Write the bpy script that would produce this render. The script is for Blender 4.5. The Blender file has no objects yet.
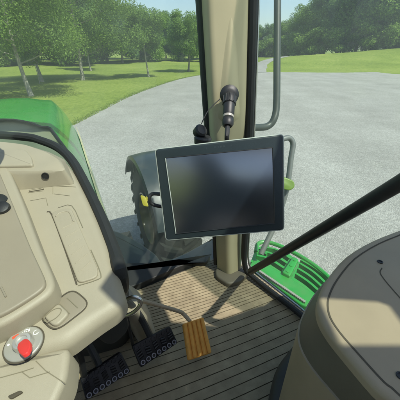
import bpy, math, random
import numpy as np
from mathutils import Vector, Matrix, noise

R = math.radians
scene = bpy.context.scene
COL = scene.collection
EYE = Vector((0.0, 0.0, 2.8))
FPX, PITCH = 280.0, R(28.5)
CP, SP = math.cos(PITCH), math.sin(PITCH)
HEAD = R(25.0)
FW = Vector((-math.sin(HEAD), math.cos(HEAD), 0))     # where the tractor points
RT = Vector((math.cos(HEAD), math.sin(HEAD), 0))      # tractor's right
UP = Vector((0, 0, 1))

# ------------------------------------------------------------------ survey helpers
def ray(px, py):
    u, v = (px - 200) / FPX, (py - 200) / FPX
    return Vector((u, CP - v * SP, -(SP + v * CP)))
def at_z(px, py, zr):
    d = ray(px, py); return EYE + d * (zr / d.z)
def at_d(px, py, dep):
    return EYE + ray(px, py) * dep
def at_pl(px, py, p0, n):
    d = ray(px, py); return EYE + d * ((p0 - EYE).dot(n) / d.dot(n))
def tr(lat, fwd, zr):
    return RT * lat + FW * fwd + UP * (EYE.z + zr)

# ------------------------------------------------------------------ materials
def newmat(name):
    m = bpy.data.materials.new(name); m.use_nodes = True
    nt = m.node_tree; nt.nodes.clear()
    out = nt.nodes.new('ShaderNodeOutputMaterial')
    return m, nt, out
def N(nt, typ, **kw):
    n = nt.nodes.new(typ)
    for k, v in kw.items():
        if k in n.inputs: n.inputs[k].default_value = v
        else: setattr(n, k, v)
    return n
def rgb(c): return (c[0], c[1], c[2], 1)
def plastic(name, col, rough=.5, var=.08, scale=60, bump=.15, bscale=900, coat=0, metal=0, col2=None, dirt=0.0, spec=.5, ior=1.5):
    m, nt, out = newmat(name)
    b = N(nt, 'ShaderNodeBsdfPrincipled', Roughness=rough, Metallic=metal)
    b.inputs['Coat Weight'].default_value = coat
    b.inputs['Coat Roughness'].default_value = .08
    b.inputs['Specular IOR Level'].default_value = spec; b.inputs['IOR'].default_value = ior
    tc = N(nt, 'ShaderNodeTexCoord')
    n1 = N(nt, 'ShaderNodeTexNoise', Scale=scale, Detail=5.0)
    nt.links.new(tc.outputs['Object'], n1.inputs['Vector'])
    cr = N(nt, 'ShaderNodeValToRGB')
    c2 = col2 or tuple(min(1, c * (1 + var)) for c in col)
    cr.color_ramp.elements[0].position = .3; cr.color_ramp.elements[1].position = .7
    cr.color_ramp.elements[0].color = rgb(tuple(c * (1 - var) for c in col)); cr.color_ramp.elements[1].color = rgb(c2)
    nt.links.new(n1.outputs['Fac'], cr.inputs['Fac'])
    src = cr.outputs['Color']
    if dirt > 0:
        n3 = N(nt, 'ShaderNodeTexNoise', Scale=7.0, Detail=8.0, Roughness=.7)
        nt.links.new(tc.outputs['Object'], n3.inputs['Vector'])
        r3 = N(nt, 'ShaderNodeValToRGB')
        r3.color_ramp.elements[0].position = .45; r3.color_ramp.elements[1].position = .75
        r3.color_ramp.elements[0].color = (0, 0, 0, 1); r3.color_ramp.elements[1].color = (dirt, dirt, dirt, 1)
        nt.links.new(n3.outputs['Fac'], r3.inputs['Fac'])
        mx = N(nt, 'ShaderNodeMixRGB'); mx.inputs[2].default_value = (.22, .18, .12, 1)
        nt.links.new(r3.outputs['Color'], mx.inputs[0]); nt.links.new(src, mx.inputs[1])
        src = mx.outputs[0]
        rr = N(nt, 'ShaderNodeMath', operation='MULTIPLY_ADD'); rr.inputs[1].default_value = .5; rr.inputs[2].default_value = rough
        nt.links.new(r3.outputs['Color'], rr.inputs[0]); nt.links.new(rr.outputs[0], b.inputs['Roughness'])
    nt.links.new(src, b.inputs['Base Color'])
    if bump > 0:
        n2 = N(nt, 'ShaderNodeTexNoise', Scale=bscale, Detail=2.0)
        nt.links.new(tc.outputs['Object'], n2.inputs['Vector'])
        bp = N(nt, 'ShaderNodeBump', Strength=bump, Distance=.002)
        nt.links.new(n2.outputs['Fac'], bp.inputs['Height'])
        nt.links.new(bp.outputs['Normal'], b.inputs['Normal'])
    nt.links.new(b.outputs[0], out.inputs['Surface'])
    return m
def glass(name, dust, tint=(.91, .965, .935), dcol=(.75, .78, .72), refl=1.0):
    m, nt, out = newmat(name)
    t = N(nt, 'ShaderNodeBsdfTransparent', Color=rgb(tint))
    g = N(nt, 'ShaderNodeBsdfGlossy', Roughness=.015)
    lw = N(nt, 'ShaderNodeLayerWeight')
    pw = N(nt, 'ShaderNodeMath', operation='POWER'); pw.inputs[1].default_value = 5.0
    nt.links.new(lw.outputs['Facing'], pw.inputs[0])
    mf = N(nt, 'ShaderNodeMath', operation='MULTIPLY_ADD'); mf.inputs[1].default_value = refl * .5; mf.inputs[2].default_value = refl * .02
    nt.links.new(pw.outputs[0], mf.inputs[0])
    m1 = N(nt, 'ShaderNodeMixShader')
    nt.links.new(mf.outputs[0], m1.inputs[0]); nt.links.new(t.outputs[0], m1.inputs[1]); nt.links.new(g.outputs[0], m1.inputs[2])
    d = N(nt, 'ShaderNodeBsdfDiffuse', Color=rgb(dcol)); tl = N(nt, 'ShaderNodeBsdfTranslucent', Color=rgb(dcol))
    md = N(nt, 'ShaderNodeMixShader', Fac=.5)
    nt.links.new(d.outputs[0], md.inputs[1]); nt.links.new(tl.outputs[0], md.inputs[2])
    tc = N(nt, 'ShaderNodeTexCoord')
    n1 = N(nt, 'ShaderNodeTexNoise', Scale=3.0, Detail=8.0, Roughness=.65)
    nt.links.new(tc.outputs['Object'], n1.inputs['Vector'])
    mr = N(nt, 'ShaderNodeMapRange'); mr.inputs['From Min'].default_value = .3; mr.inputs['From Max'].default_value = .75
    mr.inputs['To Min'].default_value = dust * .5; mr.inputs['To Max'].default_value = dust * 1.5
    nt.links.new(n1.outputs['Fac'], mr.inputs['Value'])
    m2 = N(nt, 'ShaderNodeMixShader')
    nt.links.new(mr.outputs[0], m2.inputs[0]); nt.links.new(m1.outputs[0], m2.inputs[1]); nt.links.new(md.outputs[0], m2.inputs[2])
    nt.links.new(m2.outputs[0], out.inputs['Surface'])
    return m
def leafmat(name, c1, c2, trans=.4):
    m, nt, out = newmat(name)
    d = N(nt, 'ShaderNodeBsdfPrincipled', Roughness=.55)
    d.inputs['Specular IOR Level'].default_value = .25
    t = N(nt, 'ShaderNodeBsdfTranslucent')
    geo = N(nt, 'ShaderNodeNewGeometry')
    tc = N(nt, 'ShaderNodeTexCoord'); n1 = N(nt, 'ShaderNodeTexNoise', Scale=.8, Detail=3.0)
    nt.links.new(tc.outputs['Object'], n1.inputs['Vector'])
    ad = N(nt, 'ShaderNodeMath', operation='MULTIPLY_ADD'); ad.inputs[1].default_value = .55
    nt.links.new(geo.outputs['Random Per Island'], ad.inputs[0])
    sc_ = N(nt, 'ShaderNodeMath', operation='MULTIPLY'); sc_.inputs[1].default_value = .55
    nt.links.new(n1.outputs['Fac'], sc_.inputs[0]); nt.links.new(sc_.outputs[0], ad.inputs[2])
    cr = N(nt, 'ShaderNodeValToRGB')
    cr.color_ramp.elements[0].color = rgb(c1); cr.color_ramp.elements[1].color = rgb(c2)
    cr.color_ramp.elements[0].position = .15; cr.color_ramp.elements[1].position = .9
    nt.links.new(ad.outputs[0], cr.inputs['Fac'])
    nt.links.new(cr.outputs[0], d.inputs['Base Color']); nt.links.new(cr.outputs[0], t.inputs['Color'])
    mx = N(nt, 'ShaderNodeMixShader', Fac=trans)
    nt.links.new(d.outputs[0], mx.inputs[1]); nt.links.new(t.outputs[0], mx.inputs[2])
    nt.links.new(mx.outputs[0], out.inputs['Surface'])
    return m

M = {}
M['beige'] = plastic('beige_plastic', (.345, .303, .222), .5, .04, 14, .2, 1100, dirt=.2)
M['pillar'] = plastic('pillar_plastic', (.47, .435, .275), .5, .04, 14, .12, 1400, dirt=.08)
M['cowl'] = plastic('cowl_plastic', (.21, .21, .13), .55, .06, 12, .12, 900, dirt=.2)
M['tan'] = plastic('tan_plastic', (.265, .228, .165), .45, .05, 10, .14, 1400)
M['grey_beige'] = plastic('grey_beige_plastic', (.36, .29, .19), .5, .05, 12, .12, 1400)
M['console_band'] = plastic('dark_taupe_plastic', (.14, .125, .09), .55, .06, 12, .15, 1200)
M['gap'] = plastic('panel_gap', (.075, .062, .04), .8, 0, 10, 0)
M['crease'] = plastic('soft_crease', (.20, .175, .115), .6, 0, 10, 0)
M['black'] = plastic('black_plastic', (.018, .019, .02), .42, .1, 40, .2, 900)
M['rubber'] = plastic('black_rubber', (.016, .017, .016), .62, .1, 40, .2, 900)
M['dark'] = plastic('dark_grey_plastic', (.03, .031, .029), .5, .1, 30, .2, 900)
M['gloss_black'] = plastic('gloss_black', (.010, .014, .014), .3, .1, 30, 0, coat=.2)
M['satin_black'] = plastic('satin_black', (.010, .014, .013), .48, .1, 30, .1, 500)
M['green'] = plastic('green_paint', (.02, .29, .035), .27, .06, 5, 0, coat=.6, dirt=.12)
M['step_green'] = plastic('step_green_paint', (.022, .30, .04), .35, .06, 8, 0, coat=.3, dirt=.3)
M['yellow'] = plastic('yellow_paint', (.20, .165, .015), .35, .05, 8, 0, coat=.4, dirt=.2)
M['rim_piece_yellow'] = plastic('rim_piece_yellow', (.42, .36, .03), .4, .05, 8, 0)
M['cream'] = plastic('pale_cream', (.72, .68, .36), .4, .05, 8, 0)
M['lime'] = plastic('lime_plastic', (.13, .22, .02), .4, .05, 20, .1)
M['steel'] = plastic('steel', (.55, .55, .53), .28, .05, 30, .05, metal=1)
M['brushed'] = plastic('brushed_metal', (.62, .60, .55), .42, .05, 60, .1, metal=.7)
M['silver'] = plastic('silver_plastic', (.36, .345, .30), .35, .05, 20, .05, metal=.2)
M['rail'] = plastic('grey_rail_paint', (.05, .06, .05), .4, .08, 30, .1)
M['rail_light'] = plastic('galvanised_rail', (.17, .18, .165), .45, .08, 30, .1, metal=.3)
M['red'] = plastic('red_plastic', (.72, .045, .04), .38, .05, 30, .05)
M['orange'] = plastic('orange_rubber', (.70, .33, .055), .6, .1, 50, .3, 500)
M['mat'] = plastic('floor_mat', (.275, .222, .135), .8, .14, 22, .6, 380, col2=(.35, .29, .18), dirt=.4)
M['mat_groove'] = plastic('mat_groove', (.155, .13, .08), .9, .2, 30, .3, 400)
M['floor_dark'] = plastic('floor_frame', (.10, .095, .075), .6, .1, 20, .3, 500)
M['tyre'] = plastic('tyre_rubber', (.007, .010, .006), .8, .15, 20, .5, 120, dirt=0)
M['housing'] = plastic('monitor_housing', (.022, .032, .036), .38, .06, 40, .15, 1200)
M['housing_edge'] = plastic('monitor_edge', (.42, .45, .40), .4, .05, 40, .1)
M['screen'] = plastic('screen_glass', (.008, .014, .024), .26, 0, 10, 0, spec=1.0, ior=2.0)
M['white'] = plastic('white_print', (.75, .75, .72), .5, 0, 10, 0)
M['pale_print'] = plastic('grey_print', (.06, .075, .08), .5, 0, 10, 0)
M['red_print'] = plastic('red_print', (.62, .10, .05), .5, 0, 10, 0)
M['fender'] = plastic('fender_plastic', (.03, .042, .045), .3, .08, 10, .05, dirt=.12)
M['fabric'] = plastic('seat_fabric', (.09, .085, .07), .9, .15, 80, .6, 700)
M['bark'] = plastic('bark', (.22, .19, .15), .9, .3, 5, .8, 14)
M['pale_bark'] = plastic('pale_bark', (.30, .28, .22), .85, .25, 5, .5, 14)
M['wind_glass'] = glass('dusty_windscreen', .068)
M['door_glass'] = glass('door_glass', .045)
M['added_roof_glass'] = glass('added_roof_glass', .01)
M['leaf_oak'] = leafmat('oak_leaves', (.10, .19, .035), (.32, .45, .10), .55)
M['leaf_light'] = leafmat('light_leaves', (.11, .205, .04), (.31, .45, .10), .5)
M['leaf_dark'] = leafmat('dark_leaves', (.075, .165, .04), (.25, .38, .09), .5)
M['leaf_blue'] = leafmat('bluish_leaves', (.085, .175, .06), (.26, .39, .13), .5)

def ground_mats():
    # lawn
    m, nt, out = newmat('lawn_grass')
    b = N(nt, 'ShaderNodeBsdfPrincipled', Roughness=.9); b.inputs['Specular IOR Level'].default_value = .1
    tc = N(nt, 'ShaderNodeTexCoord')
    n1 = N(nt, 'ShaderNodeTexNoise', Scale=.11, Detail=6.0, Roughness=.62)
    n2 = N(nt, 'ShaderNodeTexNoise', Scale=4.5, Detail=6.0, Roughness=.75)
    mp = N(nt, 'ShaderNodeMapping'); mp.inputs['Scale'].default_value = (1, .35, 1)
    nt.links.new(tc.outputs['Object'], mp.inputs['Vector'])
    nt.links.new(mp.outputs[0], n2.inputs['Vector']); nt.links.new(tc.outputs['Object'], n1.inputs['Vector'])
    mx = N(nt, 'ShaderNodeMath', operation='MULTIPLY_ADD'); mx.inputs[1].default_value = .55
    nt.links.new(n2.outputs['Fac'], mx.inputs[0])
    s2 = N(nt, 'ShaderNodeMath', operation='MULTIPLY'); s2.inputs[1].default_value = .5
    nt.links.new(n1.outputs['Fac'], s2.inputs[0]); nt.links.new(s2.outputs[0], mx.inputs[2])
    cr = N(nt, 'ShaderNodeValToRGB'); e = cr.color_ramp.elements
    e[0].position = .34; e[0].color = (.10, .15, .025, 1); e[1].position = .72; e[1].color = (.34, .355, .105, 1)
    k = e.new(.54); k.color = (.21, .27, .055, 1)
    nt.links.new(mx.outputs[0], cr.inputs['Fac']); nt.links.new(cr.outputs[0], b.inputs['Base Color'])
    bp = N(nt, 'ShaderNodeBump', Strength=.8, Distance=.08)
    nt.links.new(n2.outputs['Fac'], bp.inputs['Height']); nt.links.new(bp.outputs[0], b.inputs['Normal'])
    nt.links.new(b.outputs[0], out.inputs['Surface']); M['lawn'] = m
    # gravel
    m, nt, out = newmat('pale_gravel')
    b = N(nt, 'ShaderNodeBsdfPrincipled', Roughness=.9); b.inputs['Specular IOR Level'].default_value = .15
    tc = N(nt, 'ShaderNodeTexCoord')
    v = N(nt, 'ShaderNodeTexVoronoi', Scale=60.0); v2 = N(nt, 'ShaderNodeTexVoronoi', Scale=23.0)
    n1 = N(nt, 'ShaderNodeTexNoise', Scale=.45, Detail=8.0, Roughness=.7)
    for q in (v, v2, n1): nt.links.new(tc.outputs['Object'], q.inputs['Vector'])
    cr = N(nt, 'ShaderNodeValToRGB'); e = cr.color_ramp.elements
    e[0].position = .0; e[0].color = (.29, .285, .265, 1); e[1].position = 1; e[1].color = (.49, .485, .458, 1)
    k = e.new(.5); k.color = (.37, .365, .342, 1)
    sep = N(nt, 'ShaderNodeSeparateColor'); nt.links.new(v.outputs['Color'], sep.inputs[0])
    sep2 = N(nt, 'ShaderNodeSeparateColor'); nt.links.new(v2.outputs['Color'], sep2.inputs[0])
    mm = N(nt, 'ShaderNodeMix'); mm.inputs[0].default_value = .45
    nt.links.new(sep.outputs[0], mm.inputs[2]); nt.links.new(sep2.outputs[0], mm.inputs[3])
    nt.links.new(mm.outputs[0], cr.inputs['Fac'])
    cr2 = N(nt, 'ShaderNodeValToRGB'); e = cr2.color_ramp.elements
    e[0].position = .32; e[0].color = (.76, .755, .73, 1); e[1].position = .68; e[1].color = (.97, .965, .945, 1)
    nt.links.new(n1.outputs['Fac'], cr2.inputs['Fac'])
    mu = N(nt, 'ShaderNodeMixRGB', blend_type='MULTIPLY'); mu.inputs[0].default_value = 1
    nt.links.new(cr.outputs[0], mu.inputs[1]); nt.links.new(cr2.outputs[0], mu.inputs[2])
    # old wheel lines: long soft streaks of finer and coarser stone
    mp = N(nt, 'ShaderNodeMapping'); mp.inputs['Rotation'].default_value = (0, 0, R(-28)); mp.inputs['Scale'].default_value = (.42, .035, 1)
    n4 = N(nt, 'ShaderNodeTexNoise', Scale=1.0, Detail=4.0, Roughness=.55)
    nt.links.new(tc.outputs['Object'], mp.inputs['Vector']); nt.links.new(mp.outputs[0], n4.inputs['Vector'])
    cr4 = N(nt, 'ShaderNodeValToRGB'); e = cr4.color_ramp.elements
    e[0].position = .30; e[0].color = (.93, .925, .91, 1); e[1].position = .70; e[1].color = (1.10, 1.10, 1.09, 1)
    nt.links.new(n4.outputs['Fac'], cr4.inputs['Fac'])
    mu2 = N(nt, 'ShaderNodeMixRGB', blend_type='MULTIPLY'); mu2.inputs[0].default_value = 1
    nt.links.new(mu.outputs[0], mu2.inputs[1]); nt.links.new(cr4.outputs[0], mu2.inputs[2])
    nt.links.new(mu2.outputs[0], b.inputs['Base Color'])
    bp = N(nt, 'ShaderNodeBump', Strength=.8, Distance=.012)
    nt.links.new(v.outputs['Distance'], bp.inputs['Height']); nt.links.new(bp.outputs[0], b.inputs['Normal'])
    nt.links.new(b.outputs[0], out.inputs['Surface']); M['gravel'] = m
ground_mats()

# ------------------------------------------------------------------ objects
def tag(o, label=None, cat=None, group=None, kind=None):
    if label: o['label'] = label
    if cat: o['category'] = cat
    if group: o['group'] = group
    if kind: o['kind'] = kind
    return o
def empty(name, loc):
    o = bpy.data.objects.new(name, None); COL.objects.link(o); o.location = loc
    o.empty_display_size = .1
    return o
def root_loc(o):
    v = Vector((0, 0, 0))
    while o is not None:
        v += Vector(o.location); o = o.parent
    return v

def catmull(pts, n, closed=False):
    out = []; L = len(pts)
    rng = range(L) if closed else range(L - 1)
    for i in rng:
        if closed:
            a, b, c, d = pts[i - 1], pts[i], pts[(i + 1) % L], pts[(i + 2) % L]
        else:
            b, c = pts[i], pts[i + 1]
            a = pts[i - 1] if i > 0 else b * 2 - c
            d = pts[i + 2] if i + 2 < L else c * 2 - b
        for k in range(n):
            t = k / n
            out.append(.5 * ((2 * b) + (c - a) * t + (2 * a - 5 * b + 4 * c - d) * t * t + (3 * b - a - 3 * c + d) * t ** 3))
    if not closed: out.append(pts[-1].copy())
    return out
def rounded(pts, r, n=5):
    out = []; L = len(pts)
    for i in range(L):
        a, b, c = pts[i - 1], pts[i], pts[(i + 1) % L]
        da, dc = (a - b), (c - b)
        ra = min(r, da.length * .45); rc = min(r, dc.length * .45)
        p, q = b + da.normalized() * ra, b + dc.normalized() * rc
        for k in range(n + 1):
            t = k / n
            out.append(p * (1 - t) ** 2 + b * 2 * t * (1 - t) + q * t * t)
    return out

class MB:
    def __init__(s): s.v = []; s.f = []; s.m = []
    def add(s, vs, fs, mi=0):
        k = len(s.v); s.v += [Vector(v) for v in vs]
        for f in fs: s.f.append([i + k for i in f]); s.m.append(mi)
    def loft(s, rings, mi=0, cap0=False, cap1=False, closed=True):
        n = len(rings[0]); vs = [p for r in rings for p in r]; fs = []
        for j in range(len(rings) - 1):
            for i in range(n if closed else n - 1):
                a, b = j * n + i, j * n + (i + 1) % n
                fs.append([a, b, b + n, a + n])
        if cap0: fs.append(list(range(n))[::-1])
        if cap1: fs.append([(len(rings) - 1) * n + i for i in range(n)])
        s.add(vs, fs, mi)
    def plate(s, outline, nrm, thick, bevel=.003, segs=4, mi=0, bottom=False):
        """outline lies on the top plane; the body goes down along -nrm"""
        nrm = nrm.normalized(); o = sum(outline, Vector()) / len(outline)
        ar = Vector()
        for i in range(len(outline)): ar += (outline[i - 1] - o).cross(outline[i] - o)
        pts = list(outline)
        if ar.dot(nrm) < 0: pts.reverse()
        n = len(pts); inw = []
        for i in range(n):
            e1 = (pts[i] - pts[i - 1]); e2 = (pts[(i + 1) % n] - pts[i])
            a = nrm.cross(e1); b = nrm.cross(e2)
            a = a.normalized() if a.length > 1e-9 else Vector(); b = b.normalized() if b.length > 1e-9 else Vector()
            w = a + b
            w = w.normalized() if w.length > 1e-6 else a
            inw.append(w / max(.5, w.dot(a) if a.length else 1))
        rings = [[p - nrm * thick for p in pts]]
        for k in range(segs + 1):
            t = k / segs * math.pi / 2
            rings.append([p + w * bevel * (1 - math.cos(t)) - nrm * bevel * (1 - math.sin(t)) for p, w in zip(pts, inw)])
        s.loft(rings, mi, cap0=bottom, cap1=True)
    def tube(s, pts, r, seg=12, mi=0, sm=0, up=None, flat=1.0):
        rs = r if isinstance(r, (list, tuple)) else [r] * len(pts)
        if sm:
            rs2 = []
            for i in range(len(pts) - 1):
                for k in range(sm): rs2.append(rs[i] + (rs[i + 1] - rs[i]) * k / sm)
            rs2.append(rs[-1]); pts = catmull(pts, sm); rs = rs2
        t0 = (pts[1] - pts[0]).normalized()
        x = (up or (UP if abs(t0.z) < .9 else Vector((1, 0, 0)))).cross(t0).normalized()
        rings = []
        for i, p in enumerate(pts):
            t = (pts[min(i + 1, len(pts) - 1)] - pts[max(i - 1, 0)]).normalized()
            x = (x - t * x.dot(t)).normalized(); y = t.cross(x)
            rings.append([p + (x * math.cos(a) + y * flat * math.sin(a)) * rs[i] for a in [2 * math.pi * k / seg for k in range(seg)]])
        s.loft(rings, mi, True, True)
    def lathe(s, c, ax, prof, seg=32, mi=0, cap=True):
        ax = ax.normalized(); x = (Vector((1, 0, 0)) if abs(ax.x) < .8 else Vector((0, 1, 0)))
        x = (x - ax * x.dot(ax)).normalized(); y = ax.cross(x)
        rings = [[c + ax * h + (x * math.cos(a) + y * math.sin(a)) * r for a in [2 * math.pi * k / seg for k in range(seg)]] for r, h in prof]
        s.loft(rings, mi, cap, cap)
    def box(s, c, ax, ay, az, mi=0):
        vs = [c + ax * i + ay * j + az * k for k in (-1, 1) for j in (-1, 1) for i in (-1, 1)]
        s.add(vs, [[0, 2, 3, 1], [4, 5, 7, 6], [0, 1, 5, 4], [2, 6, 7, 3], [0, 4, 6, 2], [1, 3, 7, 5]], mi)
    def ribbon(s, pts, nrm, w, h=.0008, mi=1, sm=0, closed=False):
        if sm: pts = catmull(pts, sm, closed)
        n = len(pts); L = []; Rr = []
        for i, p in enumerate(pts):
            a = pts[i - 1] if (closed or i > 0) else p
            b = pts[(i + 1) % n] if (closed or i < n - 1) else p
            d = (b - a).normalized(); q = nrm.cross(d).normalized()
            L.append(p + q * w / 2 + nrm * h); Rr.append(p - q * w / 2 + nrm * h)
        vs = L + Rr; fs = []
        for i in range(n if closed else n - 1):
            j = (i + 1) % n; fs.append([i, i + n, j + n, j])
        s.add(vs, fs, mi)
    def build(s, name, mats, parent=None, smooth=35):
        me = bpy.data.meshes.new(name)
        off = root_loc(parent) if parent else Vector()
        me.from_pydata([v - off for v in s.v], [], s.f); 
        if not isinstance(mats, (list, tuple)): mats = [mats]
        for m in mats: me.materials.append(m)
        me.polygons.foreach_set('material_index', s.m)
        import bmesh
        bm = bmesh.new(); bm.from_mesh(me)
        bmesh.ops.recalc_face_normals(bm, faces=bm.faces)
        big = [f for f in bm.faces if len(f.verts) > 4]
        if big: bmesh.ops.triangulate(bm, faces=big, ngon_method='EAR_CLIP')
        bm.to_mesh(me); bm.free()
        if smooth:
            me.shade_smooth(); me.set_sharp_from_angle(angle=R(smooth))
        o = bpy.data.objects.new(name, me); COL.objects.link(o)
        if parent: o.parent = parent
        return o

# ================================================================== TERRAIN
def hgt(x, y):
    m = 2.35 * math.exp(-(((x - 43) / 22) ** 2 + ((y - 66) / 13) ** 2))
    l = .5 * (1 / (1 + math.exp(-(y - 60) / 8)))
    w = 1 / (1 + math.exp(-(math.hypot(x, y) - 46) / 3))
    und = .18 * math.sin(x * .21 + 1) * math.sin(y * .17) * w
    return m * w + l * w + und
def grid_obj(name, xs, ys, mat):
    vs = [(x, y, hgt(x, y)) for y in ys for x in xs]; n = len(xs)
    fs = [[j * n + i, j * n + i + 1, (j + 1) * n + i + 1, (j + 1) * n + i] for j in range(len(ys) - 1) for i in range(n - 1)]
    b = MB(); b.add(vs, fs); return b.build(name, mat)
def spread(a, b, step, far):
    mid = [a + step * i for i in range(int((b - a) / step) + 1)]
    lo, hi = [], []; d = step
    p = a
    while p > -far: d *= 1.35; p -= d; lo.append(p)
    p = b; d = step
    while p < far: d *= 1.35; p += d; hi.append(p)
    return lo[::-1] + mid + hi
g = grid_obj('lawn', spread(-50, 80, 1.0, 900), spread(0, 110, 1.0, 900), M['lawn'])
tag(g, 'mown green lawn', None, None, 'structure')

random.seed(4)
def sheet(name, outline, z, mat, drape=False):
    me_pts = []
    L = len(outline)
    for i in range(L):
        a, b = Vector(outline[i]), Vector(outline[(i + 1) % L]); n = max(1, int((b - a).length / .3))
        for k in range(n):
            p = a.lerp(b, k / n); j = .16 if n < 200 else 0
            nz = noise.noise(Vector((p.x * .7, p.y * .7, 3.1))) * .16 + random.uniform(-j, j) * .7
            d = (b - a).normalized(); q = Vector((-d.y, d.x))
            p = p + q * nz; me_pts.append(Vector((p.x, p.y, z)))
    b = MB(); b.add(me_pts, [list(range(len(me_pts)))]); return b.build(name, mat, smooth=0)
yard_c = catmull([Vector(p) for p in [(-6.6, -30), (-6.0, 0), (-5.2, 12.6), (-4.3, 21.6), (-1.6, 32.4), (2.5, 38.6), (8.5, 40.2), (18, 39.6), (30, 41.5), (48, 44.5), (70, 47)]], 6)
y = sheet('gravel_yard', [(p.x, p.y) for p in yard_c] + [(75, -30)], .012, M['gravel'])
tag(y, 'pale gravel yard', None, None, 'structure')
b = MB()
lane = catmull([Vector(p) for p in [(7.4, 39.4, 0), (9, 47, 0), (13.5, 61, 0), (30, 82, 0), (42, 96, 0)]], 10)
L_, R_ = [], []
for i, p in enumerate(lane):
    d = (lane[min(i + 1, len(lane) - 1)] - lane[max(i - 1, 0)]).normalized(); q = Vector((-d.y, d.x, 0))
    for sgn, arr in ((1, L_), (-1, R_)):
        c = p + q * sgn * (1.15 + .15 * noise.noise(Vector((i * .5, sgn, 0)))); arr.append(Vector((c.x, c.y, hgt(c.x, c.y) + .025)))
b.add(L_ + R_, [[i, i + 1, i + 1 + len(lane), i + len(lane)] for i in range(len(lane) - 1)])
tag(b.build('gravel_lane', M['gravel']), 'pale gravel lane', None, None, 'structure')

# short grass blades standing on the near lawn
def grass():
    rs = np.random.RandomState(9)
    n = 9000
    yy = 8 + 40 * rs.rand(n) ** 1.6; xx = -30 + 32 * rs.rand(n)
    bx = np.interp(yy, [p.y for p in yard_c[:36]], [p.x for p in yard_c[:36]])
    near = rs.rand(n) < 2
    xx = np.where(near, bx - np.abs(rs.normal(size=n)) * .22 + .14, xx)
    k = (xx < bx + .12) & (yy < 38); xx, yy = xx[k], yy[k]; n = len(xx)
    zz = np.array([hgt(a, c) for a, c in zip(xx, yy)])
    h = .03 + .04 * rs.rand(n); a = rs.rand(n) * 6.283; w = .012 + .012 * rs.rand(n)
    dx, dy = np.cos(a) * w, np.sin(a) * w; lx, ly = rs.normal(size=n) * .03, rs.normal(size=n) * .03
    V = np.stack([np.stack([xx - dx, yy - dy, zz], 1), np.stack([xx + dx, yy + dy, zz], 1), np.stack([xx + lx, yy + ly, zz + h], 1)], 1).reshape(-1, 3)
    me = bpy.data.meshes.new('grass'); me.vertices.add(3 * n); me.vertices.foreach_set('co', V.astype(np.float32).ravel())
    me.loops.add(3 * n); me.loops.foreach_set('vertex_index', np.arange(3 * n, dtype=np.int32))
    me.polygons.add(n); me.polygons.foreach_set('loop_start', np.arange(0, 3 * n, 3, dtype=np.int32)); me.polygons.foreach_set('loop_total', np.full(n, 3, np.int32))
    me.update(); me.validate(); me.materials.append(M['blade'])
    o = bpy.data.objects.new('grass', me); COL.objects.link(o)
    tag(o, 'short green grass blades along the edge of the gravel yard', 'grass', None, 'stuff')
M['blade'] = leafmat('grass_blades', (.15, .25, .04), (.38, .45, .12), .5)
grass()

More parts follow.
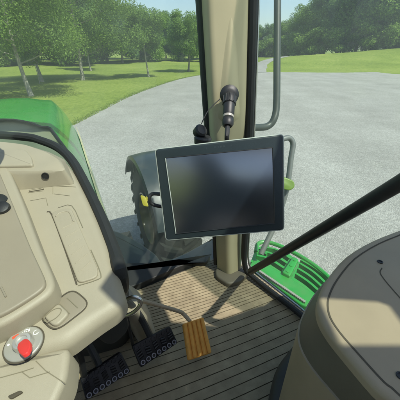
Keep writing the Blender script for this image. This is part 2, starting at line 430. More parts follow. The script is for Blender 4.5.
# ================================================================== TREES
def tree_meshes(seed, H, cr, base, tr0, nl, ls, lean=(0, 0), sparse=0.0, limbs=13, shape=1.0):
    rnd = random.Random(seed); rs = np.random.RandomState(seed)
    b = MB()
    top = Vector((lean[0], lean[1], H * .86))
    def trunk_at(t):
        return Vector((lean[0] * t ** .8 + .12 * math.sin(t * 5 + seed), lean[1] * t ** .8 + .1 * math.cos(t * 4 + seed) - .1, H * .86 * t))
    tp = [trunk_at(k / 7) for k in range(8)]
    b.tube(tp, [tr0 * (1.35 if k == 0 else 1) * (1 - .87 * k / 7) for k in range(8)], 9, 0, 3)
    cent = []
    for i in range(limbs):
        t = (base * 1.05 + (H * .80 - base) * (i + rnd.random() * .6) / limbs) / (H * .86)
        t = min(t, .97)
        p = trunk_at(t); az = i * 2.4 + rnd.uniform(-.5, .5)
        prof = math.sin(math.pi * min(1, max(.0, .2 + .75 * (t * .86 * H - base) / (H - base)))) ** .7
        ln = cr * shape * prof * rnd.uniform(.7, 1.1)
        up = rnd.uniform(.15, .75) * ln
        e = p + Vector((math.cos(az) * ln, math.sin(az) * ln, up))
        mid = p.lerp(e, .5) + Vector((0, 0, -.08 * ln))
        rr = tr0 * (1 - .8 * t) * .45
        b.tube([p, mid, e], [rr, rr * .6, rr * .2], 6, 0, 3)
        for q in (.55, .8, 1.0):
            cent.append((p.lerp(e, q) + Vector((rnd.gauss(0, .12), rnd.gauss(0, .12), rnd.gauss(0, .1))) * cr, rnd.uniform(.20, .34) * cr * (1 - sparse * .3)))
        for w in range(2):
            e2 = mid + Vector((math.cos(az + (w - .5) * 1.7) * ln * .5, math.sin(az + (w - .5) * 1.7) * ln * .5, rnd.uniform(0, .5) * ln))
            b.tube([mid, e2], [rr * .5, rr * .15], 5)
            cent.append((e2, rnd.uniform(.18, .3) * cr))
    for k in range(5):
        cent.append((trunk_at(.8 + .06 * k) + Vector((rnd.gauss(0, .18), rnd.gauss(0, .18), .05 * H * k / 5)) * 1.0, .22 * cr))
    # leaf quads
    wts = np.array([c[1] ** 2 for c in cent]); wts /= wts.sum()
    idx = rs.choice(len(cent), nl, p=wts)
    C0 = np.array([list(c[0]) for c in cent])[idx]; S0 = np.array([c[1] for c in cent])[idx]
    d = rs.normal(size=(nl, 3)); d /= np.linalg.norm(d, axis=1)[:, None]
    rad = S0 * (rs.rand(nl) ** .45) * 1.25
    P = C0 + d * rad[:, None] * np.array([1, 1, .8])
    nrm = rs.normal(size=(nl, 3)) * .8 + np.array([0, 0, .5]) + d * .6; nrm /= np.linalg.norm(nrm, axis=1)[:, None]
    a = rs.normal(size=(nl, 3)); a -= nrm * (a * nrm).sum(1)[:, None]; a /= np.linalg.norm(a, axis=1)[:, None]
    c = np.cross(nrm, a); s = ls * (.6 + .8 * rs.rand(nl))[:, None]
    V = np.stack([P - a * s, P + c * s * .55, P + a * s, P - c * s * .55], 1).reshape(-1, 3)
    me = bpy.data.meshes.new('crown')
    me.vertices.add(len(V)); me.vertices.foreach_set('co', V.astype(np.float32).ravel())
    me.loops.add(nl * 4); me.loops.foreach_set('vertex_index', np.arange(nl * 4, dtype=np.int32))
    me.polygons.add(nl); me.polygons.foreach_set('loop_start', np.arange(0, nl * 4, 4, dtype=np.int32))
    me.polygons.foreach_set('loop_total', np.full(nl, 4, np.int32))
    me.update(); me.validate()
    return b, me
def tree(name, x, y, spec, leaf, bark, label, group, rot=0.0, cat='tree'):
    root = empty(name, (x, y, hgt(x, y) - .05))
    b, me = tree_meshes(**spec)
    t = b.build('trunk', M[bark]); t.parent = root
    me.materials.append(M[leaf]); c = bpy.data.objects.new('crown', me); COL.objects.link(c); c.parent = root
    root.rotation_euler.z = rot; tag(root, label, cat, group); return root
def copy_tree(src, name, x, y, rot, s, label, group, leaf=None):
    r = src.copy(); COL.objects.link(r); r.name = name
    r.location = (x, y, hgt(x, y) - .05); r.rotation_euler.z = rot; r.scale = (s[0], s[0], s[1])
    for ch in [o for o in COL.objects if o.parent == src]:
        c = ch.copy(); COL.objects.link(c); c.parent = r
    tag(r, label, 'tree', group); return r
GL = 'young trees spaced out on the left lawn'
tree('broadleaf_tree', -11.2, 19.8, dict(seed=3, H=10.5, cr=4.6, base=1.8, tr0=.135, nl=80000, ls=.062, lean=(-.45, .2)), 'leaf_oak', 'pale_bark',
     'nearest large leafy tree with a leaning pale trunk just beyond the green hood', GL, 0)
tree('broadleaf_tree', -14.9, 28.5, dict(seed=8, H=10, cr=4.3, base=1.9, tr0=.13, nl=52000, ls=.075, lean=(-.35, .1)), 'leaf_oak', 'pale_bark',
     'leafy tree with a leaning trunk standing second from the left on the lawn', GL)
tree('broadleaf_tree', -11.4, 30, dict(seed=11, H=10.5, cr=4.6, base=1.9, tr0=.15, nl=56000, ls=.075, lean=(-.2, .1)), 'leaf_oak', 'pale_bark',
     'broad leafy tree with a thick pale trunk alone in the middle of the left lawn', GL)
tree('birch_tree', -5.7, 33.5, dict(seed=21, H=6.6, cr=2.2, base=1.9, tr0=.10, nl=22000, ls=.075, sparse=.5), 'leaf_light', 'pale_bark',
     'slender light green tree with a thin whitish trunk near the gravel edge', GL)
tree('broadleaf_tree', -1.5, 41, dict(seed=31, H=6.2, cr=2.4, base=2.0, tr0=.12, nl=24000, ls=.08, sparse=.3), 'leaf_light', 'bark',
     'small round leafy tree beside the cab pillar with a dark trunk', GL)
tree('slender_tree', -15.5, 44, dict(seed=41, H=7.6, cr=2.4, base=2.6, tr0=.10, nl=14000, ls=.12, sparse=.4), 'leaf_oak', 'pale_bark',
     'thin tree with a pale straight trunk farther back behind the broad tree', GL)
tree('sapling', -14.2, 29.0 - 2.0, dict(seed=43, H=3.6, cr=.8, base=1.6, tr0=.035, nl=900, ls=.1, lean=(-.5, 0)), 'leaf_light', 'pale_bark',
     'spindly pale sapling leaning between the two leafy trees', GL)
# the wood behind: a few kinds, copied
def wood(px, dist):
    u = (px - 200) / FPX; f = CP + (152 / FPX) * SP
    k = dist / f; return u * k, dist
protoA = None
GWL, GWR = 'trees of the wood behind the left lawn', 'trees of the wood behind the right lawn'
LBL = 'tall leafy tree in the dense wood along the back of the left lawn'
LBR = 'tall dark leafy tree in the dense wood behind the grassy mound'
kinds = [('leaf_dark', dict(seed=51, H=16, cr=5.5, base=1.2, tr0=.28, nl=34000, ls=.17)),
         ('leaf_blue', dict(seed=52, H=15, cr=5.0, base=1.0, tr0=.25, nl=32000, ls=.17)),
         ('leaf_oak', dict(seed=53, H=14, cr=5.2, base=.8, tr0=.25, nl=32000, ls=.17)),
         ('leaf_light', dict(seed=54, H=12, cr=4.2, base=.9, tr0=.2, nl=22000, ls=.16, sparse=.2))]
protos = {}
rw = random.Random(5)
spots = []
# (pixel column, distance, height)
for px, dist, h in [(-60, 46, 15), (-25, 52, 16), (5, 50, 15), (32, 56, 17), (58, 60, 12.5), (80, 54, 12), (102, 60, 11.5), (122, 57, 9.6), (141, 62, 9.0), (158, 66, 9.2), (174, 68, 8.0), (190, 70, 8.6), (206, 72, 8), (222, 74, 10), (238, 78, 10),
                    (-40, 62, 17), (20, 66, 17), (48, 72, 15), (92, 72, 13), (130, 76, 11), (165, 82, 9.5)]:
    spots.append((px, dist, h, 'L'))
for px, dist, h in [(252, 92, 8.5), (264, 96, 8.6), (277, 98, 8.8), (288, 92, 9.6), (299, 86, 10.4), (311, 82, 12), (324, 78, 13.5), (338, 74, 15.5), (354, 72, 17), (372, 70, 17), (392, 74, 15), (412, 76, 16), (440, 74, 17),
                    (318, 96, 13), (346, 92, 18), (378, 92, 19), (405, 96, 16), (470, 72, 17), (500, 68, 16)]:
    spots.append((px, dist, h, 'R'))
for i, (px, dist, h, side) in enumerate(spots):
    x, y_ = wood(px + rw.uniform(-3, 3), dist + rw.uniform(-2, 2))
    k = rw.choice([0, 1, 2, 2, 3]) if side == 'L' else rw.choice([0, 1, 1, 2, 2, 3])
    leaf, spec = kinds[k]
    lab, grp = (LBL, GWL) if side == 'L' else (LBR, GWR)
    if k not in protos:
        o = tree('woodland_tree', x, y_, spec, leaf, 'bark', lab, grp, rw.uniform(0, 6))
        o.scale = (h / spec['H'],) * 3; protos[k] = o
    else:
        s = h / spec['H']
        copy_tree(protos[k], 'woodland_tree', x, y_, rw.uniform(0, 6), (s * rw.uniform(.92, 1.15), s), lab, grp)
# low growth at the wood edge
sh = dict(seed=61, H=3.2, cr=2.1, base=.2, tr0=.06, nl=7000, ls=.13, limbs=9)
shp = None
for i, (px, dist, sc) in enumerate([(-10, 48, 1), (60, 57, .9), (95, 58, .8), (150, 62, 1), (183, 66, 1.1), (212, 66, 1.0), (290, 84, 1.5), (308, 77, 1.5), (322, 74, 1.6), (340, 72, 1.5), (362, 70, 1.4), (390, 70, 1.5), (410, 70, 1.5), (275, 92, 1.4), (262, 92, 1.3), (300, 80, 1.4), (376, 70, 1.4)]):
    x, y_ = wood(px, dist); side = px < 240
    lab = 'leafy bush at the foot of the wood behind the ' + ('left lawn' if side else 'grassy mound')
    grp = 'bushes at the foot of the ' + ('left' if side else 'right') + ' wood'
    if shp is None:
        shp = tree('bush', x, y_, sh, 'leaf_oak', 'bark', lab, grp, cat='bush'); shp.scale = (sc,) * 3
    else:
        r = copy_tree(shp, 'bush', x, y_, rw.uniform(0, 6), (sc * 1.2, sc), lab, grp); r['category'] = 'bush'

# ================================================================== TRACTOR
T = empty('tractor', tr(-.42, 1.6, -2.8))
tag(T, 'green tractor seen from its beige cab, with hood, front wheel and steps outside', 'tractor')
FLOOR = -1.05
TILT = .215
NP = Vector((0, -TILT, 1)).normalized()
P0 = EYE + Vector((0, .95, -.33))
def dash(px, py, h=0.0): return at_pl(px, py, P0 + NP * h, NP)
def dpts(l, h=0.0): return [dash(a, b_, h) for a, b_ in l]

# --- dashboard body
b = MB()
body = [(-60, 138), (0, 141), (14, 142), (50, 151), (65, 158), (74, 170), (86, 193), (99, 221), (111, 251), (120, 278), (125, 297), (116, 309), (98, 320), (80, 333), (64, 345), (40, 352), (-20, 372), (-160, 380), (-170, 220), (-120, 150)]
out = rounded(dpts(body), .03, 4)
b.plate(out, NP, .055, .026, 6, 0, True)
# seams on the face of the dash
for l in ([(27, 189), (50, 186), (76, 187)], [(53, 186), (53, 194)], [(28, 193), (43, 191), (44, 188)], [(29, 190.5), (43, 188)],
          [(30, 201), (46, 198), (48, 206)], [(54, 194), (70, 196)]):
    b.ribbon(dpts(l), NP, .0013, .0010, 2)
b.ribbon(dpts([(29, 192), (44, 189.5)]), NP, .0035, .0012, 1)
b.ribbon(dpts([(47, 212), (52, 215), (66, 252), (77, 285)], 0), NP, .0034, .0014, 1, 3)
b.ribbon(dpts([(58, 208), (72, 206), (83, 228)]), NP, .0018, .0014, 2, 3)
b.ribbon(dpts([(91, 250), (101, 274), (97, 280), (78, 286)]), NP, .0020, .0014, 2, 3)
dashb = b.build('dashboard', [M['beige'], M['gap'], M['crease']], T)
# windscreen seal round the dash
b = MB()
b.tube([dash(px, py, -.02) for px, py in [(-60, 131), (20, 136.5), (42, 141), (60, 149), (73, 162), (86, 186), (100, 215), (113, 248), (121, 274)]] + [at_z(124.5, 288, -.62), at_z(124, 291, -.9)], [.016] * 9 + [.013, .012], 10, 0, 5)
b.build('windscreen_seal', M['rubber'], T)
# pod
b = MB()
lo = [dash(px, py, .0005) for px, py in [(-40, 141), (4, 143), (26, 145), (50, 152.5), (65, 160), (75, 184), (52, 186.5), (28, 189), (-40, 192)]]
hi = [dash(px, py, .045) for px, py in [(-40, 139), (5, 142.5), (25, 145), (48, 153), (60, 160), (66, 170.5), (50, 172), (30, 173), (-40, 172)]]
def dens(r): return rounded(r, .016, 4)
lo, hi = dens(lo), dens(hi); mid = [a.lerp(c, .86) for a, c in zip(lo, hi)]
ctr = sum(hi, Vector()) / len(hi)
hi2 = [p.lerp(ctr, .05) + NP * .004 for p in hi]
b.loft([lo, mid, hi, hi2], 0, False, True)
# raised square block on the pod top
blk = [dash(px, py, .058) for px, py in [(-8, 149), (25, 149), (31, 156), (33, 165), (-8, 166)]]
b.plate(rounded(blk, .012), NP, .012, .006, 4)
pod = b.build('dash_pod', [M['beige'], M['gap']], T)
b = MB()
fa, fb, fc = dash(52, 186.5), dash(28, 189), dash(50, 172, .045)
fn = (fb - fa).cross(fc - fa).normalized()
if fn.y > 0: fn = -fn
b.lathe(at_pl(45.3, 176, fa + fn * .001, fn), fn, [(.0105, -.004), (.0105, .002), (.0085, .002), (.008, .0006)], 24)
b.build('sensor', M['black'], pod)
# storage lid
b = MB()
lid = [(51, 213), (59, 209), (71, 208), (98, 269), (97, 277), (78, 283)]
b.plate(rounded(dpts(lid, .005), .012), NP, .006, .003, 4)
for i in range(6):
    t = .22 + .125 * i
    a = dash(53 + 27 * t + 3, 213 + 70 * t, .005); c = dash(71 + 27 * t - 3, 209 + 62 * t, .005)
    b.tube([a, a.lerp(c, .5), c], [.0012] * 3, 6)
b.tube([dash(56, 217, .0045), dash(60, 213, .0045), dash(69, 212, .0045), dash(74, 222, .0045)], .0025, 8, 0, 4)
b.build('storage_lid', [M['beige']], dashb)
# column cover: raised rim and panel
b = MB()
rim = [(-60, 110), (2, 152), (22, 199), (40, 247), (55, 281), (51, 293), (28, 309), (0, 326), (-70, 352), (-140, 300), (-140, 160)]
rimp = rounded(dpts(rim, .05), .03, 6)
b.plate(rimp, NP, .052, .010, 5)
cov = b.build('column_cover', [M['beige']], T)
b = MB()
pan = [(-60, 128), (-6, 160), (12, 203), (30, 247), (46, 281), (43, 289), (22, 303), (0, 316), (-70, 342), (-135, 295), (-135, 170)]
b.plate(rounded(dpts(pan, .058), .025, 6), NP, .01, .005, 4)
for l in ([(1, 287), (6, 297)],): b.tube(dpts(l, .059), .0018, 8)
b.build('panel', [M['tan']], cov)
# steering column boot and wheel
ca = (Vector((-.30, -.05, 1))).normalized()
b = MB()
cb = dash(-13, 203, .058)
prof = []
for k in range(9): prof += [(.040 - .001 * k, .012 * k), (.033 - .001 * k, .012 * k + .006)]
b.lathe(cb, ca, [(.046, -.01)] + prof, 40)
b.lathe(cb + ca * .108, ca, [(.024, 0), (.022, .25)], 24)
boot = b.build('steering_column', M['rubber'], T)
b = MB()
kc = dash(2, 208, .064)
b.lathe(kc, (NP + Vector((.2, -.3, 0))).normalized(), [(.017, -.012), (.018, 0), (.016, .006), (.009, .008)], 28)
b.build('knob', M['black'], boot)
wc = cb + ca * .34
b = MB()
wx = ca.cross(Vector((0, 1, 0))).normalized(); wy = ca.cross(wx)
ringp = [wc + (wx * math.cos(a) + wy * math.sin(a)) * .20 for a in [2 * math.pi * k / 48 for k in range(48)]]
rings = []
for k in range(48):
    a = 2 * math.pi * k / 48; rad = wx * math.cos(a) + wy * math.sin(a)
    rings.append([wc + rad * (.20 + .016 * math.cos(q)) + ca * .016 * math.sin(q) for q in [2 * math.pi * j / 12 for j in range(12)]])
rings.append(rings[0]); b.loft(rings)
for k in range(3):
    a = 2 * math.pi * k / 3 + .4
    b.tube([wc - ca * .03, wc + (wx * math.cos(a) + wy * math.sin(a)) * .19], [.018, .012], 8)
b.lathe(wc - ca * .05, ca, [(.03, 0), (.05, .03), (.045, .05)], 24)
b.build('steering_wheel', M['rubber'], T)

# rocker switch
b = MB()
ro = [(39.5, 317), (66, 292.5), (75, 290.5), (87.5, 301), (86.5, 308), (60, 328.5), (51, 329)]
rop = rounded(dpts(ro, .003), .016, 5)
b.plate(rop, NP, .006, .003, 3)
b.ribbon(rop, NP, .0026, .0006, 1, 0, True)
b.ribbon(dpts([(60, 304), (70, 314)], .0032), NP, .0014, .001, 2)
b.ribbon(dpts([(67, 298), (78, 308)], .0032), NP, .0014, .001, 2)
rk = b.build('switch_bezel', [M['tan'], M['gap'], M['crease']], T)
b = MB()
ro2 = [(43, 316), (58, 302.5), (69, 313), (58, 324.5), (52, 325)]
b.plate(rounded(dpts(ro2, .011), .008, 4), NP, .012, .004, 4)
cc = dash(53, 315, .0112)
ex = (dash(60, 310, .0112) - cc).normalized(); ey = NP.cross(ex)
b.ribbon([cc + ex * .016 * math.cos(a) + ey * .010 * math.sin(a) for a in [2 * math.pi * k / 20 for k in range(20)]], NP, .0016, .0008, 1, 0, True)
b.build('rocker', [M['beige'], M['crease']], rk)

# lower ledge (knee cover)
b = MB()
led = [(-160, 378), (-20, 366), (20, 356), (66, 346), (69, 352), (66, 377), (55, 402), (30, 440), (-160, 470)]
b.plate(rounded(dpts(led, -.012), .012, 4), NP, .07, .012, 4, 0, True)
for l in ([(36, 361), (46, 371), (66, 384)], [(22, 372), (30, 378), (50, 372)], [(0, 378), (22, 372), (34, 368)]):
    b.ribbon(dpts(l, -.012), NP, .0014, .0010, 2)
slot = rounded(dpts([(7, 396), (20, 390), (23, 392), (10, 399.5)], -.008), .004, 3)
b.plate(slot, NP, .005, .001, 2, 1)
b.build('knee_cover', [M['beige'], M['gap'], M['crease']], T)

# ignition switch
b = MB()
kc = dash(23, 343, .006); k1 = (dash(43, 336, .006) - kc).normalized(); k2 = NP.cross(k1)
def kp(a, r, h=0.0): return kc + (k1 * math.cos(a) * 1.0 + k2 * math.sin(a) * .95) * r + NP * h
RB = (dash(42.5, 336, .006) - kc).length
b.plate([kp(2 * math.pi * k / 40, RB) for k in range(40)], NP, .008, .003, 4, 0)
b.ribbon([kp(2 * math.pi * k / 40, RB * 1.03, -.004) for k in range(40)], NP, .003, .0, 1, 0, True)
ign = b.build('ignition_switch', [M['silver'], M['gap']], T)
kcen = dash(24.5, 344, .006)
b = MB()
b.lathe(kcen, NP, [(.0165, -.002), (.0165, .010), (.014, .014), (.010, .0145), (.009, .011), (.001, .011)], 36)
b.build('collar', M['brushed'], ign)
# printed marks round the key: lamp dot, red box, ring symbol, arrow
b = MB()
def mk(px, py): return dash(px, py, .0062)
def disc(p, r, mi):
    b.lathe(p, NP, [(r, 0), (r, .0006)], 14, mi)
disc(mk(8.5, 345), .0022, 0)
c = mk(15.5, 336.5); ex = (mk(20, 334) - mk(11, 339)).normalized(); ey = NP.cross(ex)
b.plate(rounded([c + ex * x_ + ey * y_ for x_, y_ in [(-.0055, -.0028), (.0055, -.0028), (.0055, .0028), (-.0055, .0028)]], .001, 2), NP, .001, .0002, 1, 1)
c = mk(26.5, 331.5)
b.ribbon([c + (ex * math.cos(a) + ey * math.sin(a)) * .0036 for a in [2 * math.pi * k / 16 for k in range(16)]], NP, .0015, .0007, 0, 0, True)
disc(c, .0013, 0)
b.ribbon([c + ex * -.0062 + ey * .002, c + ex * -.0048 - ey * .003], NP, .0012, .0007, 0)
b.ribbon([c + ex * .0062 + ey * .002, c + ex * .0048 - ey * .003], NP, .0012, .0007, 0)
c = mk(36, 332.5)
b.ribbon([c + (ex * math.cos(a) + ey * math.sin(a)) * .0042 for a in [R(60) + R(240) * k / 12 for k in range(13)]], NP, .0014, .0007, 0)
t_ = c + (ex * math.cos(R(300)) + ey * math.sin(R(300))) * .0042
b.add([t_ + ex * .0028 + NP * .0007, t_ - ex * .0018 + ey * .002 + NP * .0007, t_ - ex * .0018 - ey * .0024 + NP * .0007], [[0, 1, 2]], 0)
b.build('symbol', [M['white'], M['red_print']], ign, smooth=0)
# the key itself
ky = empty('ignition_key', kcen + NP * .012)
tag(ky, 'red plastic key sitting in the ignition switch of the dashboard', 'key')
b = MB()
kd = (dash(32, 360, .03) - kcen - NP * .012); kd = (kd - NP * kd.dot(NP)).normalized()
ax = NP * .42 + kd * .90; ax.normalize(); side = (kd.cross(NP)).normalized()
o0 = kcen + NP * .010
prof = [(-.006, .002), (-.0105, .011), (-.0115, .024), (-.008, .037), (-.001, .046), (.007, .044), (.0105, .030), (.0105, .012), (.006, .002)]
wv = side
op = rounded([o0 + wv * p * .9 + ax * q for p, q in prof], .003, 3)
b.plate([p + side.cross(ax) * .0035 for p in op], side.cross(ax), .007, .0016, 3, 0, True)
b.build('key_bow', M['red'], ky)
b = MB(); b.box(o0 + ax * -.002, side * .004, side.cross(ax) * .0012, ax * .008); b.build('key_blade', M['steel'], ky)

# --- pedestal under the dash (dark)
b = MB()
ped_t = [Vector((x_, y_, EYE.z - .33 - (.95 - y_) * TILT - .07)) for x_, y_ in ((-.24, .62), (-.24, .52), (-.36, .50), (-.85, .46), (-.85, .95), (-.42, .95))]
ped_b = [Vector((x_, y_, EYE.z + FLOOR + .01)) for x_, y_ in ((-.26, .82), (-.30, .70), (-.42, .66), (-.85, .62), (-.85, 1.0), (-.42, 1.0))]
b.loft([rounded(ped_b, .03, 3), rounded(ped_t, .03, 3)], 0, True, True)
pd = b.build('pedestal', M['dark'], T)
b = MB()   # embossed shield with rounded outline on the pedestal side
pc = [at_d(px, py, d_) for px, py, d_ in [(92, 322, .70), (124, 302, .74), (131, 330, .80), (112, 348, .78), (98, 340, .74)]]
nn = (pc[1] - pc[0]).cross(pc[3] - pc[0]).normalized()
if nn.dot(EYE - pc[0]) < 0: nn = -nn
b.plate(rounded(pc, .03, 5), nn, .06, .008, 4, 0, True)
b.build('shield', M['dark'], pd)
b = MB()   # bracket strip
b.tube([at_d(75, 340, .72), at_d(81, 360, .80), at_d(85, 380, .88)], .010, 8); b.tube([at_d(123, 303, .86), at_d(128, 322, .93), at_d(133, 345, 1.0)], .006, 8)
b.build('pedal_arm', M['black'], pd)
# beige duct foot between the pedestal and the floor
b = MB()
du = [at_z(px, py, -.78) for px, py in [(110, 283), (124, 280), (137, 300), (139, 312), (128, 318), (116, 305)]]
dl = [at_z(px, py, FLOOR) for px, py in [(122, 290), (138, 289), (150, 312), (157, 337), (141, 346), (126, 322)]]
du, dl = rounded(du, .025, 4), rounded(dl, .025, 4)
b.loft([dl, [a.lerp(c_, .12) + (c_ - a) * .12 for a, c_ in zip(dl, du)], du], 0, False, True)
b.build('air_duct', M['beige'], T)

# steel loop lever
b = MB()
lp = [at_d(px, py, d_) for px, py, d_ in [(110, 312, .68), (120, 304, .67), (131, 297.5, .66), (138.5, 298, .66), (141, 303, .665), (135, 311, .67), (126, 315.5, .68), (118, 314, .69)]]
b.tube(lp + [lp[0] * .4 + lp[1] * .6], .0046, 12, 0, 6)
b.build('loop_lever', M['steel'], T)
b = MB(); b.box(at_d(114, 313, .71), Vector((.02, .01, 0)), Vector((-.006, .012, .0)), Vector((0, 0, .02))); b.build('lever_bracket', M['black'], T)

# accelerator pedal
acc = empty('accelerator_pedal', at_z(197, 345, FLOOR)); acc.location -= T.location; acc.parent = T
b = MB()
q = [at_z(182.5, 324, FLOOR + .16), at_z(203.5, 317, FLOOR + .16), at_z(212, 353, FLOOR + .09), at_z(188, 361, FLOOR + .09)]
pn = (q[1] - q[0]).cross(q[3] - q[0]).normalized()
if pn.z < 0: pn = -pn
b.plate(rounded(q, .007, 3), pn, .012, .003, 3, 0, True)
for i in range(5):
    t = .10 + .2 * i
    a, c_ = q[0].lerp(q[1], t + .0), q[3].lerp(q[2], t); d_ = (c_ - a)
    b.tube([a + d_ * .03 + pn * .0005, c_ - d_ * .03 + pn * .0005], .0075, 10, 0, 0, None)
b.build('pedal_pad', M['orange'], acc)
b = MB()
b.tube([at_d(122, 302, 1.0), at_d(140, 301, 1.02), at_d(152, 303.5, 1.03), at_d(178, 311, 1.05), at_d(183.5, 314, 1.06), (q[0] + q[1]) / 2 * .75 + (q[0]) * .25 - pn * .006], [.0075] * 6, 10, 0, 5)
b.build('pedal_rod', M['grey_beige'], acc)

# brake pedals
def brake(quad, zt, zb):
    c0 = sum((at_z(px, py, zt) for px, py in quad), Vector()) / 4
    r = empty('brake_pedal', Vector((c0.x, c0.y, EYE.z + FLOOR)) - T.location); r.parent = T
    q = [at_z(quad[0][0], quad[0][1], zt), at_z(quad[1][0], quad[1][1], zt), at_z(quad[2][0], quad[2][1], zb), at_z(quad[3][0], quad[3][1], zb)]
    n = (q[1] - q[0]).cross(q[3] - q[0]).normalized()
    if n.z < 0: n = -n
    b = MB(); b.plate(rounded(q, .008, 3), n, .018, .004, 3, 0, True)
    for row, cnt in ((.84, 7), (.16, 7)):
        for i in range(cnt):
            t = (i + .6) / (cnt + .2); p = q[0].lerp(q[1], t).lerp(q[3].lerp(q[2], t), row)
            b.lathe(p, n, [(.0085, -.001), (.0085, .003), (.0035, .0032)], 16); b.lathe(p, n, [(.0078, .002), (.0078, .0046), (.0052, .0046), (.0048, .0032)], 16, 1 if row > .5 else 0, False)
    for row in (.38, .5, .62):
        for i in range(5):
            t0, t1 = (i + .2) / 5, (i + .75) / 5
            b.tube([q[0].lerp(q[1], t0).lerp(q[3].lerp(q[2], t0), row), q[0].lerp(q[1], t1).lerp(q[3].lerp(q[2], t1), row + (.04 if i % 2 else -.04))], .005, 8)
    b.build('pedal_pad', [M['gloss_pad'], M['stud']], r)
    b = MB()
    m0 = (q[0] + q[1]) / 2 - n * .02
    b.tube([m0 + (q[3] - q[0]) * .4, m0 + Vector((-.05, .03, .10)), m0 + Vector((-.13, .0, .26))], [.012, .012, .012], 10, 0, 4)
    b.build('pedal_arm', M['black'], r)
M['stud'] = plastic('worn_stud', (.20, .20, .23), .4, .1, 60, .1, metal=.4)
M['gloss_pad'] = plastic('pedal_rubber', (.006, .006, .008), .4, .1, 60, .2, 600, spec=.35)
brake([(80, 379), (121, 352), (131, 372), (86, 401)], FLOOR + .17, FLOOR + .12)
brake([(132, 346), (170, 325.5), (178, 343), (141, 368)], FLOOR + .17, FLOOR + .12)

# --- floor
e1 = Vector((math.cos(R(20)), math.sin(R(20)), 0)); e2 = Vector((-e1.y, e1.x, 0))
zf = EYE.z + FLOOR
fr = [at_z(px, py, FLOOR) for px, py in [(128, 296), (140, 290), (178, 273), (210, 261), (222, 259), (249, 273), (262, 282), (300, 311), (333, 338)]]
sill_d = (fr[-1] - fr[-3]).normalized()
import bmesh
bm = bmesh.new()
prof = []
s_ = -1.4; k = 0
while s_ < 1.8:
    pt_ = .0175 if s_ > .745 else .0335
    prof += [(s_, .0035), (s_ + pt_ - .0032, .0035), (s_ + pt_ - .0022, -.0005), (s_ + pt_ - .0004, -.0005)]; s_ += pt_
def mat_pt(t, sv, z):
    p = e1 * t + e2 * (sv + .06 * t * t - .01 * t)      # the ribs bow slightly
    return Vector((p.x, p.y, zf + z))
NX = 24
rows = [[bm.verts.new(mat_pt(-1.3 + 2.6 * i / NX, sv, z)) for i in range(NX + 1)] for sv, z in prof]
for j in range(len(rows) - 1):
    for i in range(NX):
        f_ = bm.faces.new((rows[j][i], rows[j][i + 1], rows[j + 1][i + 1], rows[j + 1][i]))
        f_.material_index = 0 if j % 4 in (0,) else 1
poly = [Vector((-1.0, -.75, zf)), Vector((-1.0, .95, zf))] + [Vector(p) for p in (fr[0], fr[1], fr[3], fr[4], fr[5], fr[8])] + [fr[8] + sill_d * .28, Vector((.78, -.75, zf))]
# clip with the straight edges of the (convex enough) outline
def clip(a, b_):
    d = (b_ - a); n = Vector((d.y, -d.x, 0)).normalized()   # interior lies to the right when walking clockwise
    bmesh.ops.bisect_plane(bm, geom=bm.verts[:] + bm.edges[:] + bm.faces[:], plane_co=a, plane_no=-n, clear_outer=True)
clip(fr[1], fr[3]); so_ = Vector((-sill_d.y, sill_d.x, 0)) * .014; clip(fr[5] + so_, fr[8] + so_)
clip(Vector((-1.0, -.7, 0)), Vector((-1.0, 1, 0))); clip(Vector((.9, -.7, 0)), Vector((-1, -.7, 0)))
me = bpy.data.meshes.new('floor_mat')
for v in bm.verts: v.co -= T.location
bm.to_mesh(me); bm.free(); me.materials.append(M['mat']); me.materials.append(M['mat_groove'])
me.shade_smooth(); me.set_sharp_from_angle(angle=R(20))
fo = bpy.data.objects.new('floor_mat', me); COL.objects.link(fo); fo.parent = T
# floor pan under the mat
b = MB()
pan_o = [Vector((-1.0, -.8, zf - .006)), Vector((-1.0, 1.2, zf - .006)), tr(.15, 1.24, FLOOR - .006), tr(.55, 1.02, FLOOR - .006), fr[5] + Vector((.02, .02, -.006)), fr[8] + Vector((.025, .02, -.006)), fr[8] + sill_d * .3 + Vector((.03, .02, -.006)), Vector((.85, -.8, zf - .006))]
b.plate(pan_o, UP, .12, .004, 2, 0, True)
b.build('floor_pan', M['floor_dark'], T)
# black shelf between the floor mat and the windscreen
b = MB()
sh_ = [fr[0] + Vector((-.1, -.03, .035)), fr[1] + Vector((0, .008, .035)), fr[2] + Vector((0, .008, .035)), fr[3] + Vector((0, .008, .035)), tr(.52, 1.05, FLOOR + .035), tr(.36, 1.12, FLOOR + .035), tr(.18, 1.2, FLOOR + .035), tr(0, 1.27, FLOOR + .035), tr(-.3, 1.28, FLOOR + .035)]
b.plate(sh_, UP, .05, .006, 3, 0)
b.build('windscreen_shelf', M['rubber'], T)

# --- right front pillar
b = MB()
def psec(px_list, py, deps):
    return [at_d(px, py, d_) for px, d_ in zip(px_list, deps)]
def hplane(px, y_, zr):       # point of column px on the upright plane y = y_ at height zr
    # solve for py such that the ray meets y=y_, z=zr
    d = y_ * CP - zr * SP; return EYE + Vector(((px - 200) / FPX * d, y_, zr))
secs = []
for zr, pxs in [(-1.05, (217, 229, 241.5)), (-.9, (216, 228.5, 241.5)), (-.72, (214.5, 228.0, 242)), (-.45, (211, 222, 243.5)), (-.25, (208.5, 214, 246)), (0.0, (204, 209.5, 248.5)), (.2, (200, 206, 250.5)), (.45, (195, 202, 253)), (.64, (192, 199, 255))]:
    a = hplane(pxs[0], 1.13, zr); c_ = hplane(pxs[1], 1.075, zr); e_ = hplane(pxs[2], 1.12 if zr < -.4 else 1.085, zr)
    bk1 = e_ + Vector((.012, .10, 0)); bk0 = a + Vector((.01, .10, 0))
    ring = rounded([a, c_, e_, bk1, bk0], .022, 4); secs.append(ring)
nn = len(secs[0]); dense = []
cols = [catmull([s[i] for s in secs], 4) for i in range(nn)]
